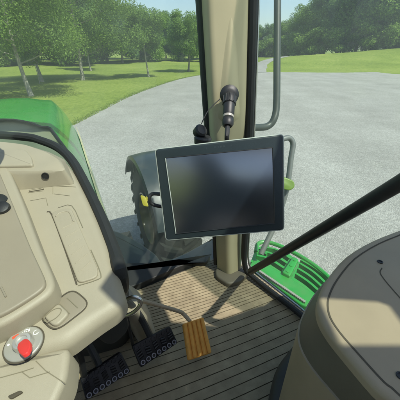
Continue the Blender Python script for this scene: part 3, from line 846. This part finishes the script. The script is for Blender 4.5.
dense = [[cols[i][j] for i in range(nn)] for j in range(len(cols[0]))]
b.loft(dense, 0, True, True)
pil = b.build('cab_pillar', M['pillar'], T, 60)
# teardrop boss the socket is set in
b = MB()
pa, pb_ = at_d(229, 34, 1.0), at_d(228, 112, 1.0)
tear = []
for j in range(15):
    t = j / 14; zr = .085 - .345 * t
    e_ = 1 if t < .84 else max(.0, 1 - ((t - .84) / .16) ** 2) ** .5
    w = (.004 + .052 * t ** .75) * max(e_, .25)
    h = .019 * (t ** .9) * e_
    c_ = hplane(231 - 3 * t, 1.0815, zr)
    n_ = Vector((-.05, -1, .0)).normalized(); sx = Vector((1, .05, 0)).normalized()
    tear.append([c_ + sx * w * q_ + n_ * (h * (.5 + .5 * math.cos(math.pi * q_)) ** .8 + .001) for q_ in [-1 + k_ / 12 for k_ in range(25)]])
b.loft(tear, 0, False, False, closed=False)
b.build('socket_boss', M['pillar'], pil, 60)
# dark rubber seal on the windscreen side
b = MB()
b.tube([hplane(px, 1.16, zr) for px, zr in [(216, -1.02), (214, -.72), (210, -.45), (206.5, -.25), (202, 0), (198, .2), (193, .45)]], .013, 8, 0, 4)
b.build('seal', M['rubber'], pil)
b = MB()
foot = [at_z(px, py, FLOOR + .03) for px, py in [(215, 268), (216, 276), (228, 284), (240, 281), (249, 273), (247, 264)]]
b.plate(rounded(foot, .02, 5), UP, .03, .01, 4)
b.build('pillar_foot', M['console_band'], pil)

# --- right door: seal, glass, bar
door = None
b = MB()
dpath = [hplane(253.5, 1.10, .62), hplane(253.5, 1.10, .3), hplane(252.5, 1.10, .1), hplane(250, 1.10, -.2), hplane(247.5, 1.10, -.5), hplane(245, 1.10, -.8), hplane(244.5, 1.10, -.96)]
sl0 = at_z(252, 276, FLOOR + .03); sl1 = at_z(300, 314, FLOOR + .02); sl2 = at_z(338, 347, FLOOR + .02)
sl3 = sl2 + (sl2 - sl1).normalized() * .35
b.tube(dpath + [sl0, sl1, sl2, sl3], [.017] * 6 + [.014] + [.013] * 4, 10, 0, 5)
door = b.build('cab_door', M['rubber'], T)
b = MB()
off = Vector((.021, .012, .006))
b.tube([p + off for p in dpath] + [sl0 + off + Vector((.004, .004, 0)), sl1 + off, sl2 + off, sl3 + off], .0045, 8, 0, 5)
b.build('trim_edge', M['steel'], door)
b = MB()   # pane (5 mm)
pq = [hplane(256, 1.125, .62), dpath[-1] + Vector((.02, .03, -.02)), sl0 + Vector((.03, .02, 0)), sl3 + Vector((.03, .02, 0)), sl3 + (sl3 - sl1).normalized() * .12 + Vector((.05, .02, 1.6))]
off5 = Vector((.004, .003, 0))
b.loft([pq, [p + off5 for p in pq]], 0, True, True)
b.build('door_glass', M['door_glass'], door, 0)
b = MB()
b0, b1 = at_d(250.5, 271.5, 1.36), at_d(400, 183, .60)
bd = (b1 - b0).normalized()
b.tube([b0, b1 - bd * .3, b1, b1 + bd * .12, b1 + bd * .17 + Vector((.10, -.02, .02)), Vector((.84, .41, EYE.z - .02))], [.016, .017, .0175, .0175, .0175, .0175], 14, 0, 5)
b.build('grab_bar', M['black'], door)

# --- outside hand rails
b = MB()
b.tube([at_d(277.5, -60, 1.42), at_d(277.5, 0, 1.45), at_d(277, 60, 1.48), at_d(276.5, 104, 1.5), at_d(274, 119, 1.5), at_d(268, 126, 1.5), at_d(258, 127.5, 1.47), at_d(240, 127, 1.4)], .0185, 14, 0, 6)
b.build('handrail', M['rail'], T)
b = MB()
b.tube([at_d(270, 141, 1.7), at_d(281, 139.5, 1.72), at_d(289, 138, 1.74), at_d(293, 144, 1.75), at_d(291, 158, 1.76), at_d(286.5, 190, 1.78), at_d(276, 222, 1.8), at_d(261, 254, 1.78)], .017, 14, 0, 6)
hr2 = b.build('handrail', M['rail_light'], T)
b = MB()
b.plate(rounded([at_d(px, py, 1.70) for px, py in [(276, 177), (285, 177), (294, 181), (295, 187), (290, 191), (277, 188)]], .02, 4), (EYE - at_d(285, 184, 1.7)).normalized(), .03, .008, 4, 0, True)
b.build('latch_handle', M['lime'], hr2)

# --- steps
b = MB()
zs = -1.22
def st(px, py, z=zs): return at_z(px, py, z)
tread = [st(249, 266), st(254, 257), st(285, 274), st(320, 297), st(314, 309), st(300, 304), st(270, 281)]
b.plate(rounded(tread, .015, 3), UP, .05, .010, 4, 0, True)
low = [st(258, 262, -1.62), st(285, 250, -1.62), st(335, 290, -1.62), st(310, 312, -1.62)]
step = b.build('step_platform', M['step_green'], T)
b = MB(); b.plate(rounded(low, .03, 3), UP, .04, .010, 3, 0, True); b.build('lower_step', M['step_green'], T)
b = MB()    # serrated edge
for i in range(26):
    t = i / 25; p = st(260, 272.5).lerp(st(304, 302.5), t)
    b.box(p + Vector((0, 0, .006)), Vector((.005, -.003, 0)), Vector((.004, .0055, 0)), Vector((0, 0, .006)))
b.build('grip_edge', M['silver'], step, 0)
b = MB()
b.plate(rounded([st(293, 256, zs + .022), st(299, 259, zs + .022), st(290, 276, zs + .022), st(282, 272, zs + .022)], .012, 3), UP, .06, .008, 3)
for t in (.15, .5, .85):
    p = st(296, 258, zs + .022).lerp(st(286, 274, zs + .022), t); b.lathe(p, UP, [(.010, 0), (.010, .004), (.004, .005)], 12)
b.build('bracket', M['step_green'], step)
def bar(l, r=.016, z=zs, mat='step_green', zz=None):
    b = MB(); b.tube([st(px, py, z if zz is None else zz[i]) for i, (px, py) in enumerate(l)], r, 10, 0, 6); return b.build('rung', M[mat], step)
bar([(256, 252), (258, 244), (266, 242), (280, 246), (298, 255), (315, 266), (330, 279), (338, 290)], .015)
def flat(l, w=.016, z=zs):
    b = MB(); pts = catmull([st(px, py, z) for px, py in l], 6)
    rg = []
    for i, p in enumerate(pts):
        d = (pts[min(i + 1, len(pts) - 1)] - pts[max(i - 1, 0)]).normalized(); q = Vector((-d.y, d.x, 0)) * w / 2
        rg.append([p + q, p - q, p - q - UP * .035, p + q - UP * .035])
    b.loft(rg, 0, True, True); return b.build('rung', M['step_green'], step)
flat([(256.5, 255), (268, 258), (286, 269)]); flat([(260, 250.5), (272, 253.5), (289, 264)]); flat([(266, 247), (277, 249.5), (291, 258.5)], .014)
flat([(296, 273), (308, 281), (322, 293)]); flat([(298, 268), (311, 276.5), (326, 290)]); flat([(300, 263), (314, 272), (330, 286.5)]); flat([(301, 259.5), (316, 268.5), (333, 282)], .013)
flat([(252, 262), (258, 250), (268, 244)], .02); flat([(292, 257), (283, 272)], .02, zs - .005)
b = MB()    # side plates going down to the lower steps
for l in ([(258, 250), (266, 254)], [(320, 292), (330, 300)]):
    a, c_ = st(*l[0]), st(*l[1])
    b.loft([[a, c_, c_ + Vector((.012, .012, 0)), a + Vector((.012, .012, 0))], [p + Vector((.16, .13, -.75)) for p in (a, c_, c_ + Vector((.012, .012, 0)), a + Vector((.012, .012, 0)))]], 0, True, True)
b.build('side_plate', M['step_green'], step)

# --- right side console
b = MB()
ZC = -.45
top = [(440, 214), (400, 229), (372, 240), (347, 255), (329, 275), (320, 291), (317.5, 303), (320, 317), (330, 334), (348, 356), (376, 388), (393, 402), (430, 440), (640, 440), (640, 240)]
tp = [at_z(px, py, ZC) for px, py in top]
tp = catmull(tp, 3, True)
inner_c = sum(tp, Vector()) / len(tp)
b.plate(tp, UP, .022, .010, 4)
# panel join a little inside the rim
def inset(pts, d):
    o = []
    for i, p in enumerate(pts):
        e = (pts[(i + 1) % len(pts)] - pts[i - 1]).normalized(); q = UP.cross(e)
        if q.dot(inner_c - p) < 0: q = -q
        o.append(p + q * d)
    return o
rim_pts = inset(tp, .019)
b.ribbon(rim_pts, UP, .0035, .0006, 1, 0, True)
for l in ([(382, 268), (381, 275), (400, 298), (430, 330)], [(386, 241), (404, 233), (430, 222)]):
    b.ribbon(catmull([at_z(px, py, ZC) for px, py in l], 4), UP, .0022, .0008, 1)
sc_o = b.build('side_console', [M['grey_beige'], M['gap']], T)
b = MB()
bandlow = [(445, 250), (405, 262), (372, 262), (344, 266), (327, 281), (313, 298), (303, 317), (299.5, 330), (301, 346), (313, 368), (340, 400), (362, 428), (400, 470), (640, 480), (640, 300)]
bl = catmull([at_z(px, py, -.57) for px, py in bandlow], 3, True)
up_ring = [p - UP * .0225 for p in inset(tp, .004)]
b.loft([bl, [a.lerp(c_, .5) + (a - c_) * .0 for a, c_ in zip(bl, up_ring)], up_ring], 0)
b.build('console_band', M['console_band'], sc_o, 60)
b = MB()
lowr = [Vector((p.x, p.y, EYE.z + FLOOR)) + (Vector((p.x, p.y, 0)) - Vector((inner_c.x, inner_c.y, 0))) * .04 for p in bl]
fl0 = [p - UP * .001 + (Vector((p.x, p.y, 0)) - Vector((inner_c.x, inner_c.y, 0))) * .02 for p in bl]
fl1 = [p.lerp(c_, .12) for p, c_ in zip(fl0, lowr)]
b.loft([lowr, [a.lerp(c_, .5) for a, c_ in zip(lowr, fl1)], fl1, fl0, [p * 1 for p in bl]], 0)
b.build('console_skirt', M['grey_beige'], sc_o, 60)
b = MB()
pl = catmull([at_z(px, py, FLOOR + .12) for px, py in [(286, 352), (300, 340), (330, 350), (345, 400), (330, 450), (268, 440), (270, 395), (276, 368)]], 5, True)
b.plate(pl, UP, .12, .03, 5)
b.build('console_plinth', M['dark'], sc_o)
for px, py in ((380, 262), (400.5, 376)):
    b = MB(); b.lathe(at_z(px, py, ZC), UP, [(.0065, .0), (.0065, .0018), (.0045, .002), (.004, -.0005 + .001), (.001, .0006)], 20)
    b.build('screw', M['black'], sc_o)

# --- windscreen (bowed, 5 mm)
def wfw(lat): return 1.36 - .33 * ((lat + .42) / .97) ** 2
b = MB()
lats = [-1.39 + 1.94 * i / 30 for i in range(31)]
outl, outh = [], []
R0 = [tr(l, wfw(l), FLOOR + .0) for l in lats]; R1 = [tr(l, wfw(l) - .06, .64) for l in lats]
R0b = [tr(l, wfw(l) + .005, FLOOR + .0) for l in lats]; R1b = [tr(l, wfw(l) - .055, .64) for l in lats]
b.loft([R0, R1, R1b, R0b, R0], 0, closed=False)
b.build('windscreen', M['wind_glass'], T, 60)

# --- cab frame out of the picture: roof with added sun openings, rear frame, seat
ZR = EYE.z + .66
def xy(x, y, z=ZR): return Vector((x, y, z))
outer = [xy(-.06, 1.36), xy(.28, .84), xy(.54, .42), xy(.70, .11), xy(.96, .085), xy(1.06, .0), xy(1.06, -.75), xy(.2, -1.2), xy(-.9, -1.3), xy(-1.6, -.6), xy(-1.75, .3), xy(-1.78, .78), xy(-1.3, 1.05), xy(-.7, 1.3)]  # right edge cut back so sun reaches the far floor
inner = [xy(-.10, 1.28), xy(.25, .80), xy(.50, .39), xy(.60, .20), xy(.575, .05), xy(.36, .025), xy(.345, -.04), xy(.42, -.07), xy(.40, -.34), xy(-.5, -.36), xy(-1.0, -.2), xy(-1.3, .3), xy(-1.40, .70), xy(-1.15, .98), xy(-.64, 1.21)]  # opening and its notch shaped to light and shade the dash
sun_slot = [xy(.765, -.03), xy(.935, -.045), xy(.935, -.165), xy(.765, -.165)]  # added slot that lets a bright strip fall on the console
from mathutils.geometry import tessellate_polygon
def holed(name, mat, z0, z1):
    b = MB(); loops = [outer, inner, sun_slot]; flat = outer + inner + sun_slot
    tris = tessellate_polygon(loops)
    b.add([p + UP * z0 for p in flat], [list(t) for t in tris]); b.add([p + UP * z1 for p in flat], [list(t)[::-1] for t in tris])
    for lp in loops: b.loft([[p + UP * z0 for p in lp], [p + UP * z1 for p in lp]], 0)
    return b.build(name, M[mat], T, 0)
holed('cab_roof', 'green', .012, .06)
holed('roof_liner', 'grey_beige', -.02, .010)
b = MB()  # added panes over the openings cut for the sun
for q in (inner, sun_slot): b.loft([[p + UP * .02 for p in q], [p + UP * .026 for p in q]], 0, True, True)
b.build('added_roof_pane', M['added_roof_glass'], T, 0)
def post(p, q, wx_, wy_, mat='beige'):
    b = MB(); d = (q - p)
    r0 = rounded([p + RT * (wx_ * i) + FW * (wy_ * j) for i, j in ((-1, -1), (1, -1), (1, 1), (-1, 1))], .02, 3)
    b.loft([r0, [v + d for v in r0]], 0, True, True); return b.build('cab_post', M[mat], T)
b = MB()  # unseen right post, leaned and widened to shade the console
rgs = []
for zr, yc, x_, hw in ((-1.05, .42, .82, .07), (-.3, .40, .84, .08), (.13, .34, .86, .09), (.62, .06, .90, .10)):
    rgs.append(rounded([Vector((x_ + i * .03, yc + j * hw, EYE.z + zr)) for i, j in ((-1, -1), (1, -1), (1, 1), (-1, 1))], .02, 3))
b.loft(rgs, 0, True, True); b.build('cab_post', M['beige'], T)
post(tr(.62, -.78, -1.05), tr(.6, -.8, .64), .05, .06)
post(tr(-1.36, -.78, -1.05), tr(-1.34, -.8, .64), .05, .06)
post(tr(-1.42, .28, -1.05), tr(-1.42, .28, .64), .04, .07)
post(tr(-1.39, .98, -1.05), tr(-1.39, .96, .64), .05, .07)
b = MB()    # rear wall, stepped top shaped to darken parts of the screen's reflection
rp = [tr(-1.36, -.84, -1.05), tr(.62, -.84, -1.05), tr(.62, -.84, .10), tr(.35, -.84, .04), tr(.1, -.84, -.06), tr(-.2, -.84, -.14), tr(-.75, -.84, -.14), tr(-.80, -.84, .40), tr(-1.36, -.84, .42)]
b.plate(rp, FW, .05, .01, 2, 0, True); b.build('rear_panel', M['console_band'], T)
b = MB()
sb = tr(-.60, -.45, -.06)  # unseen seat, set left to darken that side of the screen's reflection
sx, sy = RT, FW
def seatring(c, w, d, z): return [c + sx * w * math.cos(a) + sy * d * math.sin(a) + UP * z for a in [2 * math.pi * k / 24 for k in range(24)]]
b.loft([seatring(sb, .20, .06, -.62), seatring(sb - FW * .02, .27, .08, -.55), seatring(sb - FW * .05, .28, .08, -.25), seatring(sb - FW * .09, .24, .07, .06), seatring(sb - FW * .10, .10, .05, .06)], 0, True, True)
b.loft([seatring(sb - FW * .09, .13, .05, .07), seatring(sb - FW * .09, .15, .06, .12), seatring(sb - FW * .11, .14, .05, .25), seatring(sb - FW * .11, .08, .03, .28)], 0, True, True)
seat = b.build('seat_back', M['fabric'], T)
b = MB()
cu = sb + FW * .2
b.loft([seatring(cu, .22, .22, -.72), seatring(cu, .26, .25, -.66), seatring(cu, .25, .24, -.60), seatring(cu, .15, .15, -.585)], 0, True, True)
b.loft([seatring(cu, .14, .14, -1.04), seatring(cu, .12, .12, -.72)], 0, True, True)
b.build('seat_cushion', M['fabric'], T)

# --- hood
b = MB()
CL = -.42
half = [(.14, -1.30), (.115, -1.02), (.09, -.87), (.060, -.745), (.028, -.65), (.003, -.585), (-.028, -.53), (-.065, -.478), (-.10, -.44), (-.13, -.4325), (-.15, -.4315), (-.20, -.424), (-.30, -.405), (-.42, -.40)]
prof = half + [(2 * CL - l, z) for l, z in half[-2::-1]]
def rear_f(z):
    return float(np.interp(-z, [.40, .424, .432, .478, .53, .585, .65, .745, .9], [2.10, 2.02, 1.93, 1.77, 1.67, 1.59, 1.46, 1.33, 1.30]))
rings = []
for k, f in enumerate([None, 2.2, 2.35, 2.6, 2.9, 3.1, 3.3, 3.5, 3.7, 3.9, 4.05, 4.15]):
    dz = 0; sw = 1
    if f is not None:
        dz = -.015 * max(0, f - 2.3) - .32 * max(0, f - 3.0) ** 2; sw = 1 - .10 * max(0, (f - 2.8) / 1.35) ** 2
    rg = []
    for l, z in prof:
        ff = rear_f(z) if f is None else max(f, rear_f(z) + .02 * k)
        rg.append(tr(CL + (l - CL) * sw, ff, z + .02 + dz * (1 if z > -1.0 else .6)))
    rings.append(rg)
b.loft(rings, 0, False, True, closed=False)
hood = b.build('hood', M['green'], T, 40)
b = MB()
# pale yellow stripe along the lower side of the hood
sA, sB = [], []
for i in range(18):
    f = 1.48 + i * .11
    sA.append(tr(.0640, f, -.742)); sB.append(tr(.0885, f, -.845))
offs = (RT * .9 + UP * .35).normalized() * .004
b.loft([[p + offs for p in sA], [p + offs for p in sB]], 0, closed=False)
b.build('hood_stripe', M['cream'], hood)
b = MB()   # rubber lip on the rear edge
b.tube([tr(l, rear_f(z) - .004, z + .016) for l, z in prof if z > -1.0], .006, 8, 0, 2)
b.build('hood_lip', M['rubber'], hood)
# cowl between hood and windscreen
b = MB()
cq = [(l, z) for l, z in prof if z > -.70]
ra = [tr(CL + (l - CL) * .985, rear_f(z) + .03, z + .006) for l, z in cq]
rb = [tr(CL + (l - CL) * .985, rear_f(z) - .03, z - .012) for l, z in cq]
rc = [tr(CL + (l - CL) * .97, wfw(l) * .55 + rear_f(z) * .45, z * .85 - .13) for l, z in cq]
rd = [tr(CL + (l - CL) * .96, wfw(l) + .02, z * .6 - .30) for l, z in cq]
b.loft([ra, rb, rc, rd], 0, closed=False)
cowl = b.build('cowl', M['cowl'], T, 60)
b = MB()
b.tube([tr(-.28, 1.56, -.50), tr(-.32, 1.60, -.455), tr(-.42, 1.62, -.44), tr(-.52, 1.60, -.48)], .022, 10, 0, 5)
b.lathe(tr(-.26, 1.54, -.52), UP, [(.03, -.02), (.03, .04), (.02, .05)], 16)
b.build('intake_hose', M['rubber'], cowl)
# engine block / frame below
b = MB()
b.box(tr(CL, 2.7, -1.75), RT * .40, FW * 1.45, UP * .55); b.box(tr(CL, 2.9, -2.15), RT * .85, FW * .12, UP * .12)
b.box(tr(CL, .3, -1.6), RT * .55, FW * 1.2, UP * .42)
b.build('chassis', M['dark'], T)
# black side box below the windscreen
b = MB()
bx_ = [at_z(px, py, -1.05) for px, py in [(98, 226), (112, 229), (124, 233), (140, 242), (156, 253), (166, 268), (172, 292), (120, 300), (96, 262)]]
b.plate(rounded(bx_, .04, 4), UP, .9, .02, 4, 0, True)
b.build('side_box', M['satin_black'], T)
b = MB()  # added dark glossy box covering the sunlit ground by the tyre
bx2 = [at_z(px, py, -1.35) for px, py in [(160, 262), (185, 252), (214, 236), (222, 262), (200, 285), (165, 290)]]
b.plate(rounded(bx2, .04, 4), UP, .7, .03, 4, 0, True)
b.build('dark_cover_box', M['gloss_black'], T)

# --- front wheel and fender
wl, wf = .93, 3.22
WC = tr(wl, wf, -2.8 + .77)
steer = R(0)
wax = RT.copy(); wfd = FW.copy()
b = MB()
RO = .73; W = .25
b.lathe(WC, wax, [(.34, -.21), (.46, -.235), (.60, -.25), (.67, -.245), (RO, -.20), (RO + .012, 0), (RO, .20), (.67, .245), (.60, .25), (.46, .235), (.34, .21)], 64, 0, False)
for k in range(22):
    for sgn in (-1, 1):
        a = 2 * math.pi * (k + (.5 if sgn > 0 else 0)) / 22
        def pt(aa, r_, x_): return WC + (wfd * math.cos(aa) + UP * math.sin(aa)) * r_ + wax * x_
        lug = []
        for x_, da in ((.01 * sgn, .10), (.12 * sgn, .04), (.235 * sgn, -.06), (.262 * sgn, -.08)):
            rb, rt_ = (RO - .02, RO + .055) if abs(x_) < .25 else (RO - .10, RO + .0)
            lug.append([pt(a + da - .045, rb, x_), pt(a + da + .045, rb, x_), pt(a + da + .032, rt_, x_), pt(a + da - .032, rt_, x_)])
        b.loft(lug, 0, True, True)
wheel = b.build('front_wheel', M['tyre'], T)
b = MB()
for sgn in (-1, 1):
    b.lathe(WC, wax * sgn, [(.36, .235), (.345, .24), (.33, .20), (.32, .12), (.26, .06), (.16, .05), (.15, .14), (.05, .15), (.01, .15)], 40, 0, False)
b.build('rim', M['yellow'], wheel)
b = MB()
rr_, rings = .86, []
prof_f = [(-.315, -.045), (-.30, 0), (-.15, .018), (0, .022), (.15, .018), (.30, 0), (.315, -.045), (.305, -.05), (.29, -.012), (0, .006), (-.29, -.012), (-.305, -.05)]
for k in range(25):
    a = R(28 + 132 * k / 24)
    rings.append([WC + (wfd * math.cos(a) + UP * math.sin(a)) * (rr_ + dr) + wax * x_ for x_, dr in prof_f])
b.loft(rings, 0, True, True)
b.build('front_fender', M['fender'], T, 50)
# small added yellow piece for the rim colour showing by the tyre
b = MB(); pm = at_d(144, 202, 3.0)
b.plate(rounded([at_d(px, py, 2.75) for px, py in [(140, 195), (145, 196), (149, 207), (143, 206)]], .02, 3), (EYE - pm).normalized(), .03, .005, 3, 0, True)
b.tube([at_d(144, 201, 2.77), at_d(146, 201, 3.0), at_d(150, 190, 3.2)], .02, 8)
b.build('rim_piece', M['rim_piece_yellow'], T)

# rear wheels of the tractor, out of the picture
for lt in (1.05, -1.9):
    b = MB(); b.lathe(tr(lt, -.7, -2.8 + .98), RT, [(.5, -.3), (.85, -.32), (.97, -.25), (.98, 0), (.97, .25), (.85, .32), (.5, .3)], 48, 0, True)
    b.build('rear_wheel', M['tyre'], T)

# ================================================================== MONITOR
A, B_, D_ = at_d(155, 150, .615), at_d(283, 135, .585), at_d(166, 240, .665)
Cc = B_ + (D_ - A)
mn = (B_ - A).cross(D_ - A).normalized()
if mn.dot(EYE - A) < 0: mn = -mn
mc = (A + B_ + Cc + D_) / 4
mon = empty('monitor', mc - mn * .03)
tag(mon, 'dark touchscreen monitor with a black screen mounted in front of the beige pillar', 'monitor')
ux = (B_ - A).normalized(); uy = mn.cross(ux)
quad = [at_pl(px, py, mc, mn) for px, py in [(155, 149.5), (283.5, 134.5), (284, 230), (166, 240.5)]]
b = MB()
b.plate(rounded(quad, .008, 5), mn, .03, .0035, 4, 0, True)
hs = b.build('housing', [M['housing']], mon)
b = MB()
edge = rounded(quad, .008, 5)
b.tube([p - mn * .003 for p in edge] + [edge[0] - mn * .003], .0017, 6)
b.build('edge_trim', M['housing_edge'], hs)
b = MB()
sq = [at_pl(px, py, mc, mn) for px, py in [(165.5, 158), (272.5, 147.5), (274.5, 223), (176, 233.5)]]
b.plate(rounded([p + mn * .0012 for p in sq], .002, 2), mn, .002, .0006, 2)
b.build('screen', M['screen'], mon)
b = MB()
for i in range(4):
    b.tube([sq[i] + mn * .001, sq[(i + 1) % 4] + mn * .001], .0011, 6, 1 if i == 3 else 0)
b.build('screen_border', [M['black'], M['housing_edge']], hs)
# faint worn emblem and lettering marks on the upper bezel, too worn to read
b = MB()
def bz(px, py): return at_pl(px, py, mc + mn * .0003, mn)
for px, n_, sl in ((206, 2, .5), (214.5, 3, -.4), (218, 2, .1), (220.5, 3, 0), (223.5, 2, .3), (231, 2, -.3)):
    for k in range(n_):
        x_ = px + k * .75; y_ = 150.2 - (x_ - 200) * .118 - 1.2
        b.ribbon([bz(x_, y_ - .9), bz(x_ + sl * .6, y_ + .9)], mn, .0006, .0001, 0)
b.build('emblem', M['pale_print'], hs, 0)
# back shell and arm to the pillar
b = MB()
bq = [mc + ux * x_ + uy * y_ - mn * .029 for x_, y_ in ((-.09, -.06), (.09, -.06), (.09, .06), (-.09, .06))]
b.plate(rounded(bq, .01, 3), -mn, .001, .0005, 1); b.plate(rounded([p - mn * .03 for p in bq], .02, 3), -mn, .03, .01, 3)
ar0 = mc - mn * .055 - uy * .02; ar1 = hplane(219, 1.07, -.5)
b.tube([ar0, ar0.lerp(ar1, .3) - UP * .04, ar0.lerp(ar1, .75) - UP * .05, ar1], [.018, .016, .016, .022], 12, 0, 5)
b.tube([ar0 - uy * .05, hplane(217, 1.02, -.62), hplane(216, 1.08, -.72)], .009, 10, 0, 5)
b.build('mount_arm', M['black'], mon)
b = MB()
b.tube([at_d(160, 194, .665), at_d(152, 194, .67), at_d(149.5, 198, .67), at_d(151, 203, .675), at_d(158, 206, .68), at_d(170, 207, .685)], .0045, 10, 0, 6)
b.build('cable', M['black'], mon)

# ================================================================== PLUG IN THE PILLAR SOCKET
pc0 = at_d(229, 101, .955)
plug = empty('power_plug', pc0); tag(plug, 'black round cable plug with a capped tether pushed into the pillar above the monitor', 'plug')
pax = (at_d(227.5, 128, .925) - at_d(229.5, 100, .96)).normalized()
s0 = at_d(229.5, 100, .955)
b = MB(); b.lathe(s0 - pax * .018 + Vector((0, .02, 0)), Vector((0, -1, .15)).normalized(), [(.032, -.01), (.033, .006), (.026, .012), (.018, .016)], 32)
b.build('flange', M['black'], plug)
b = MB()
b.lathe(s0, pax, [(.017, -.022), (.021, -.016), (.022, .0), (.0225, .018), (.0195, .020), (.0195, .060), (.017, .064)], 28)
for k in range(10):
    a = 2 * math.pi * k / 10; x_ = pax.orthogonal().normalized(); y_ = pax.cross(x_)
    q_ = s0 + (x_ * math.cos(a) + y_ * math.sin(a)) * .0215
    b.tube([q_ - pax * .012, q_ + pax * .016], .0028, 6)
b.build('barrel', M['black'], plug)
b = MB(); b.lathe(s0 + pax * .068, pax, [(.0185, -.004), (.0185, .004), (.015, .006)], 28); b.build('ring', M['silver'], plug)
b = MB(); b.lathe(s0 + pax * .074, pax, [(.015, 0), (.019, .006), (.019, .022), (.014, .03)], 28); b.tube([s0 + pax * .10, s0 + pax * .14, s0 + pax * .18 - mn * .02, mc - mn * .07 + uy * .05], .008, 10, 0, 5); b.build('cable', M['black'], plug)
b = MB()
b.tube([at_d(220, 99, .955), at_d(214.5, 104, .95), at_d(208, 111, .945), at_d(203.5, 119, .94), at_d(201.5, 124, .94)], .0016, 8, 0, 5)
b.build('tether', M['black'], plug)
b = MB()
b.lathe(at_d(200.5, 131, .94), Vector((.45, -.6, .65)).normalized(), [(.012, -.02), (.021, -.016), (.022, .006), (.017, .012), (.004, .014)], 28)
b.lathe(at_d(203, 138, .945), Vector((.1, .0, 1)), [(.028, -.02), (.03, 0), (.026, .006)], 24)
b.build('dust_cap', M['black'], plug)

# ================================================================== AIR
m, nt, out = newmat('air')
pv = N(nt, 'ShaderNodeVolumePrincipled', Density=.0013, Anisotropy=.2); pv.inputs['Color'].default_value = (.86, .93, 1, 1)
nt.links.new(pv.outputs[0], out.inputs['Volume'])
b = MB(); b.box(Vector((0, 40, 14)), Vector((260, 0, 0)), Vector((0, 210, 0)), Vector((0, 0, 16)))
hz = b.build('haze', m, None, 0); tag(hz, 'thin summer haze', None, None, 'stuff')

# ================================================================== LIGHT, SKY, CAMERA
SUN_AZ, SUN_EL = R(-40), R(58)     # measured from +X towards +Y
sd = Vector((math.cos(SUN_AZ) * math.cos(SUN_EL), math.sin(SUN_AZ) * math.cos(SUN_EL), math.sin(SUN_EL)))
sun = bpy.data.lights.new('sun', 'SUN'); sun.energy = 4.4; sun.angle = R(.53); sun.color = (1, .95, .86)
so = bpy.data.objects.new('sun', sun); COL.objects.link(so); so.rotation_euler = sd.to_track_quat('Z', 'Y').to_euler(); so.location = (30, 0, 40)
w = bpy.data.worlds.new('World'); scene.world = w; w.use_nodes = True
nt = w.node_tree; bg = nt.nodes['Background']
sky = nt.nodes.new('ShaderNodeTexSky'); sky.sky_type = 'NISHITA'; sky.sun_disc = False
sky.sun_elevation = SUN_EL; sky.sun_rotation = math.pi / 2 - SUN_AZ
sky.air_density = 1.0; sky.dust_density = 1.2; sky.ozone_density = 1.0
nt.links.new(sky.outputs[0], bg.inputs['Color']); bg.inputs['Strength'].default_value = .15
cam = bpy.data.cameras.new('camera'); co = bpy.data.objects.new('camera', cam); COL.objects.link(co)
co.location = EYE; co.rotation_euler = (math.pi / 2 - PITCH, 0, 0)
cam.sensor_width = 36; cam.lens = 36 * FPX / 400; cam.clip_start = .02; cam.clip_end = 3000
scene.camera = co
scene.view_settings.view_transform = 'Standard'; scene.view_settings.look = 'None'
scene.view_settings.exposure = .42; scene.view_settings.gamma = 1; scene.view_settings.use_curve_mapping = False
cy = scene.cycles
cy.max_bounces = 10; cy.transparent_max_bounces = 16; cy.diffuse_bounces = 4
cy.use_denoising = True; cy.caustics_reflective = False; cy.caustics_refractive = False
cy.sample_clamp_indirect = 6
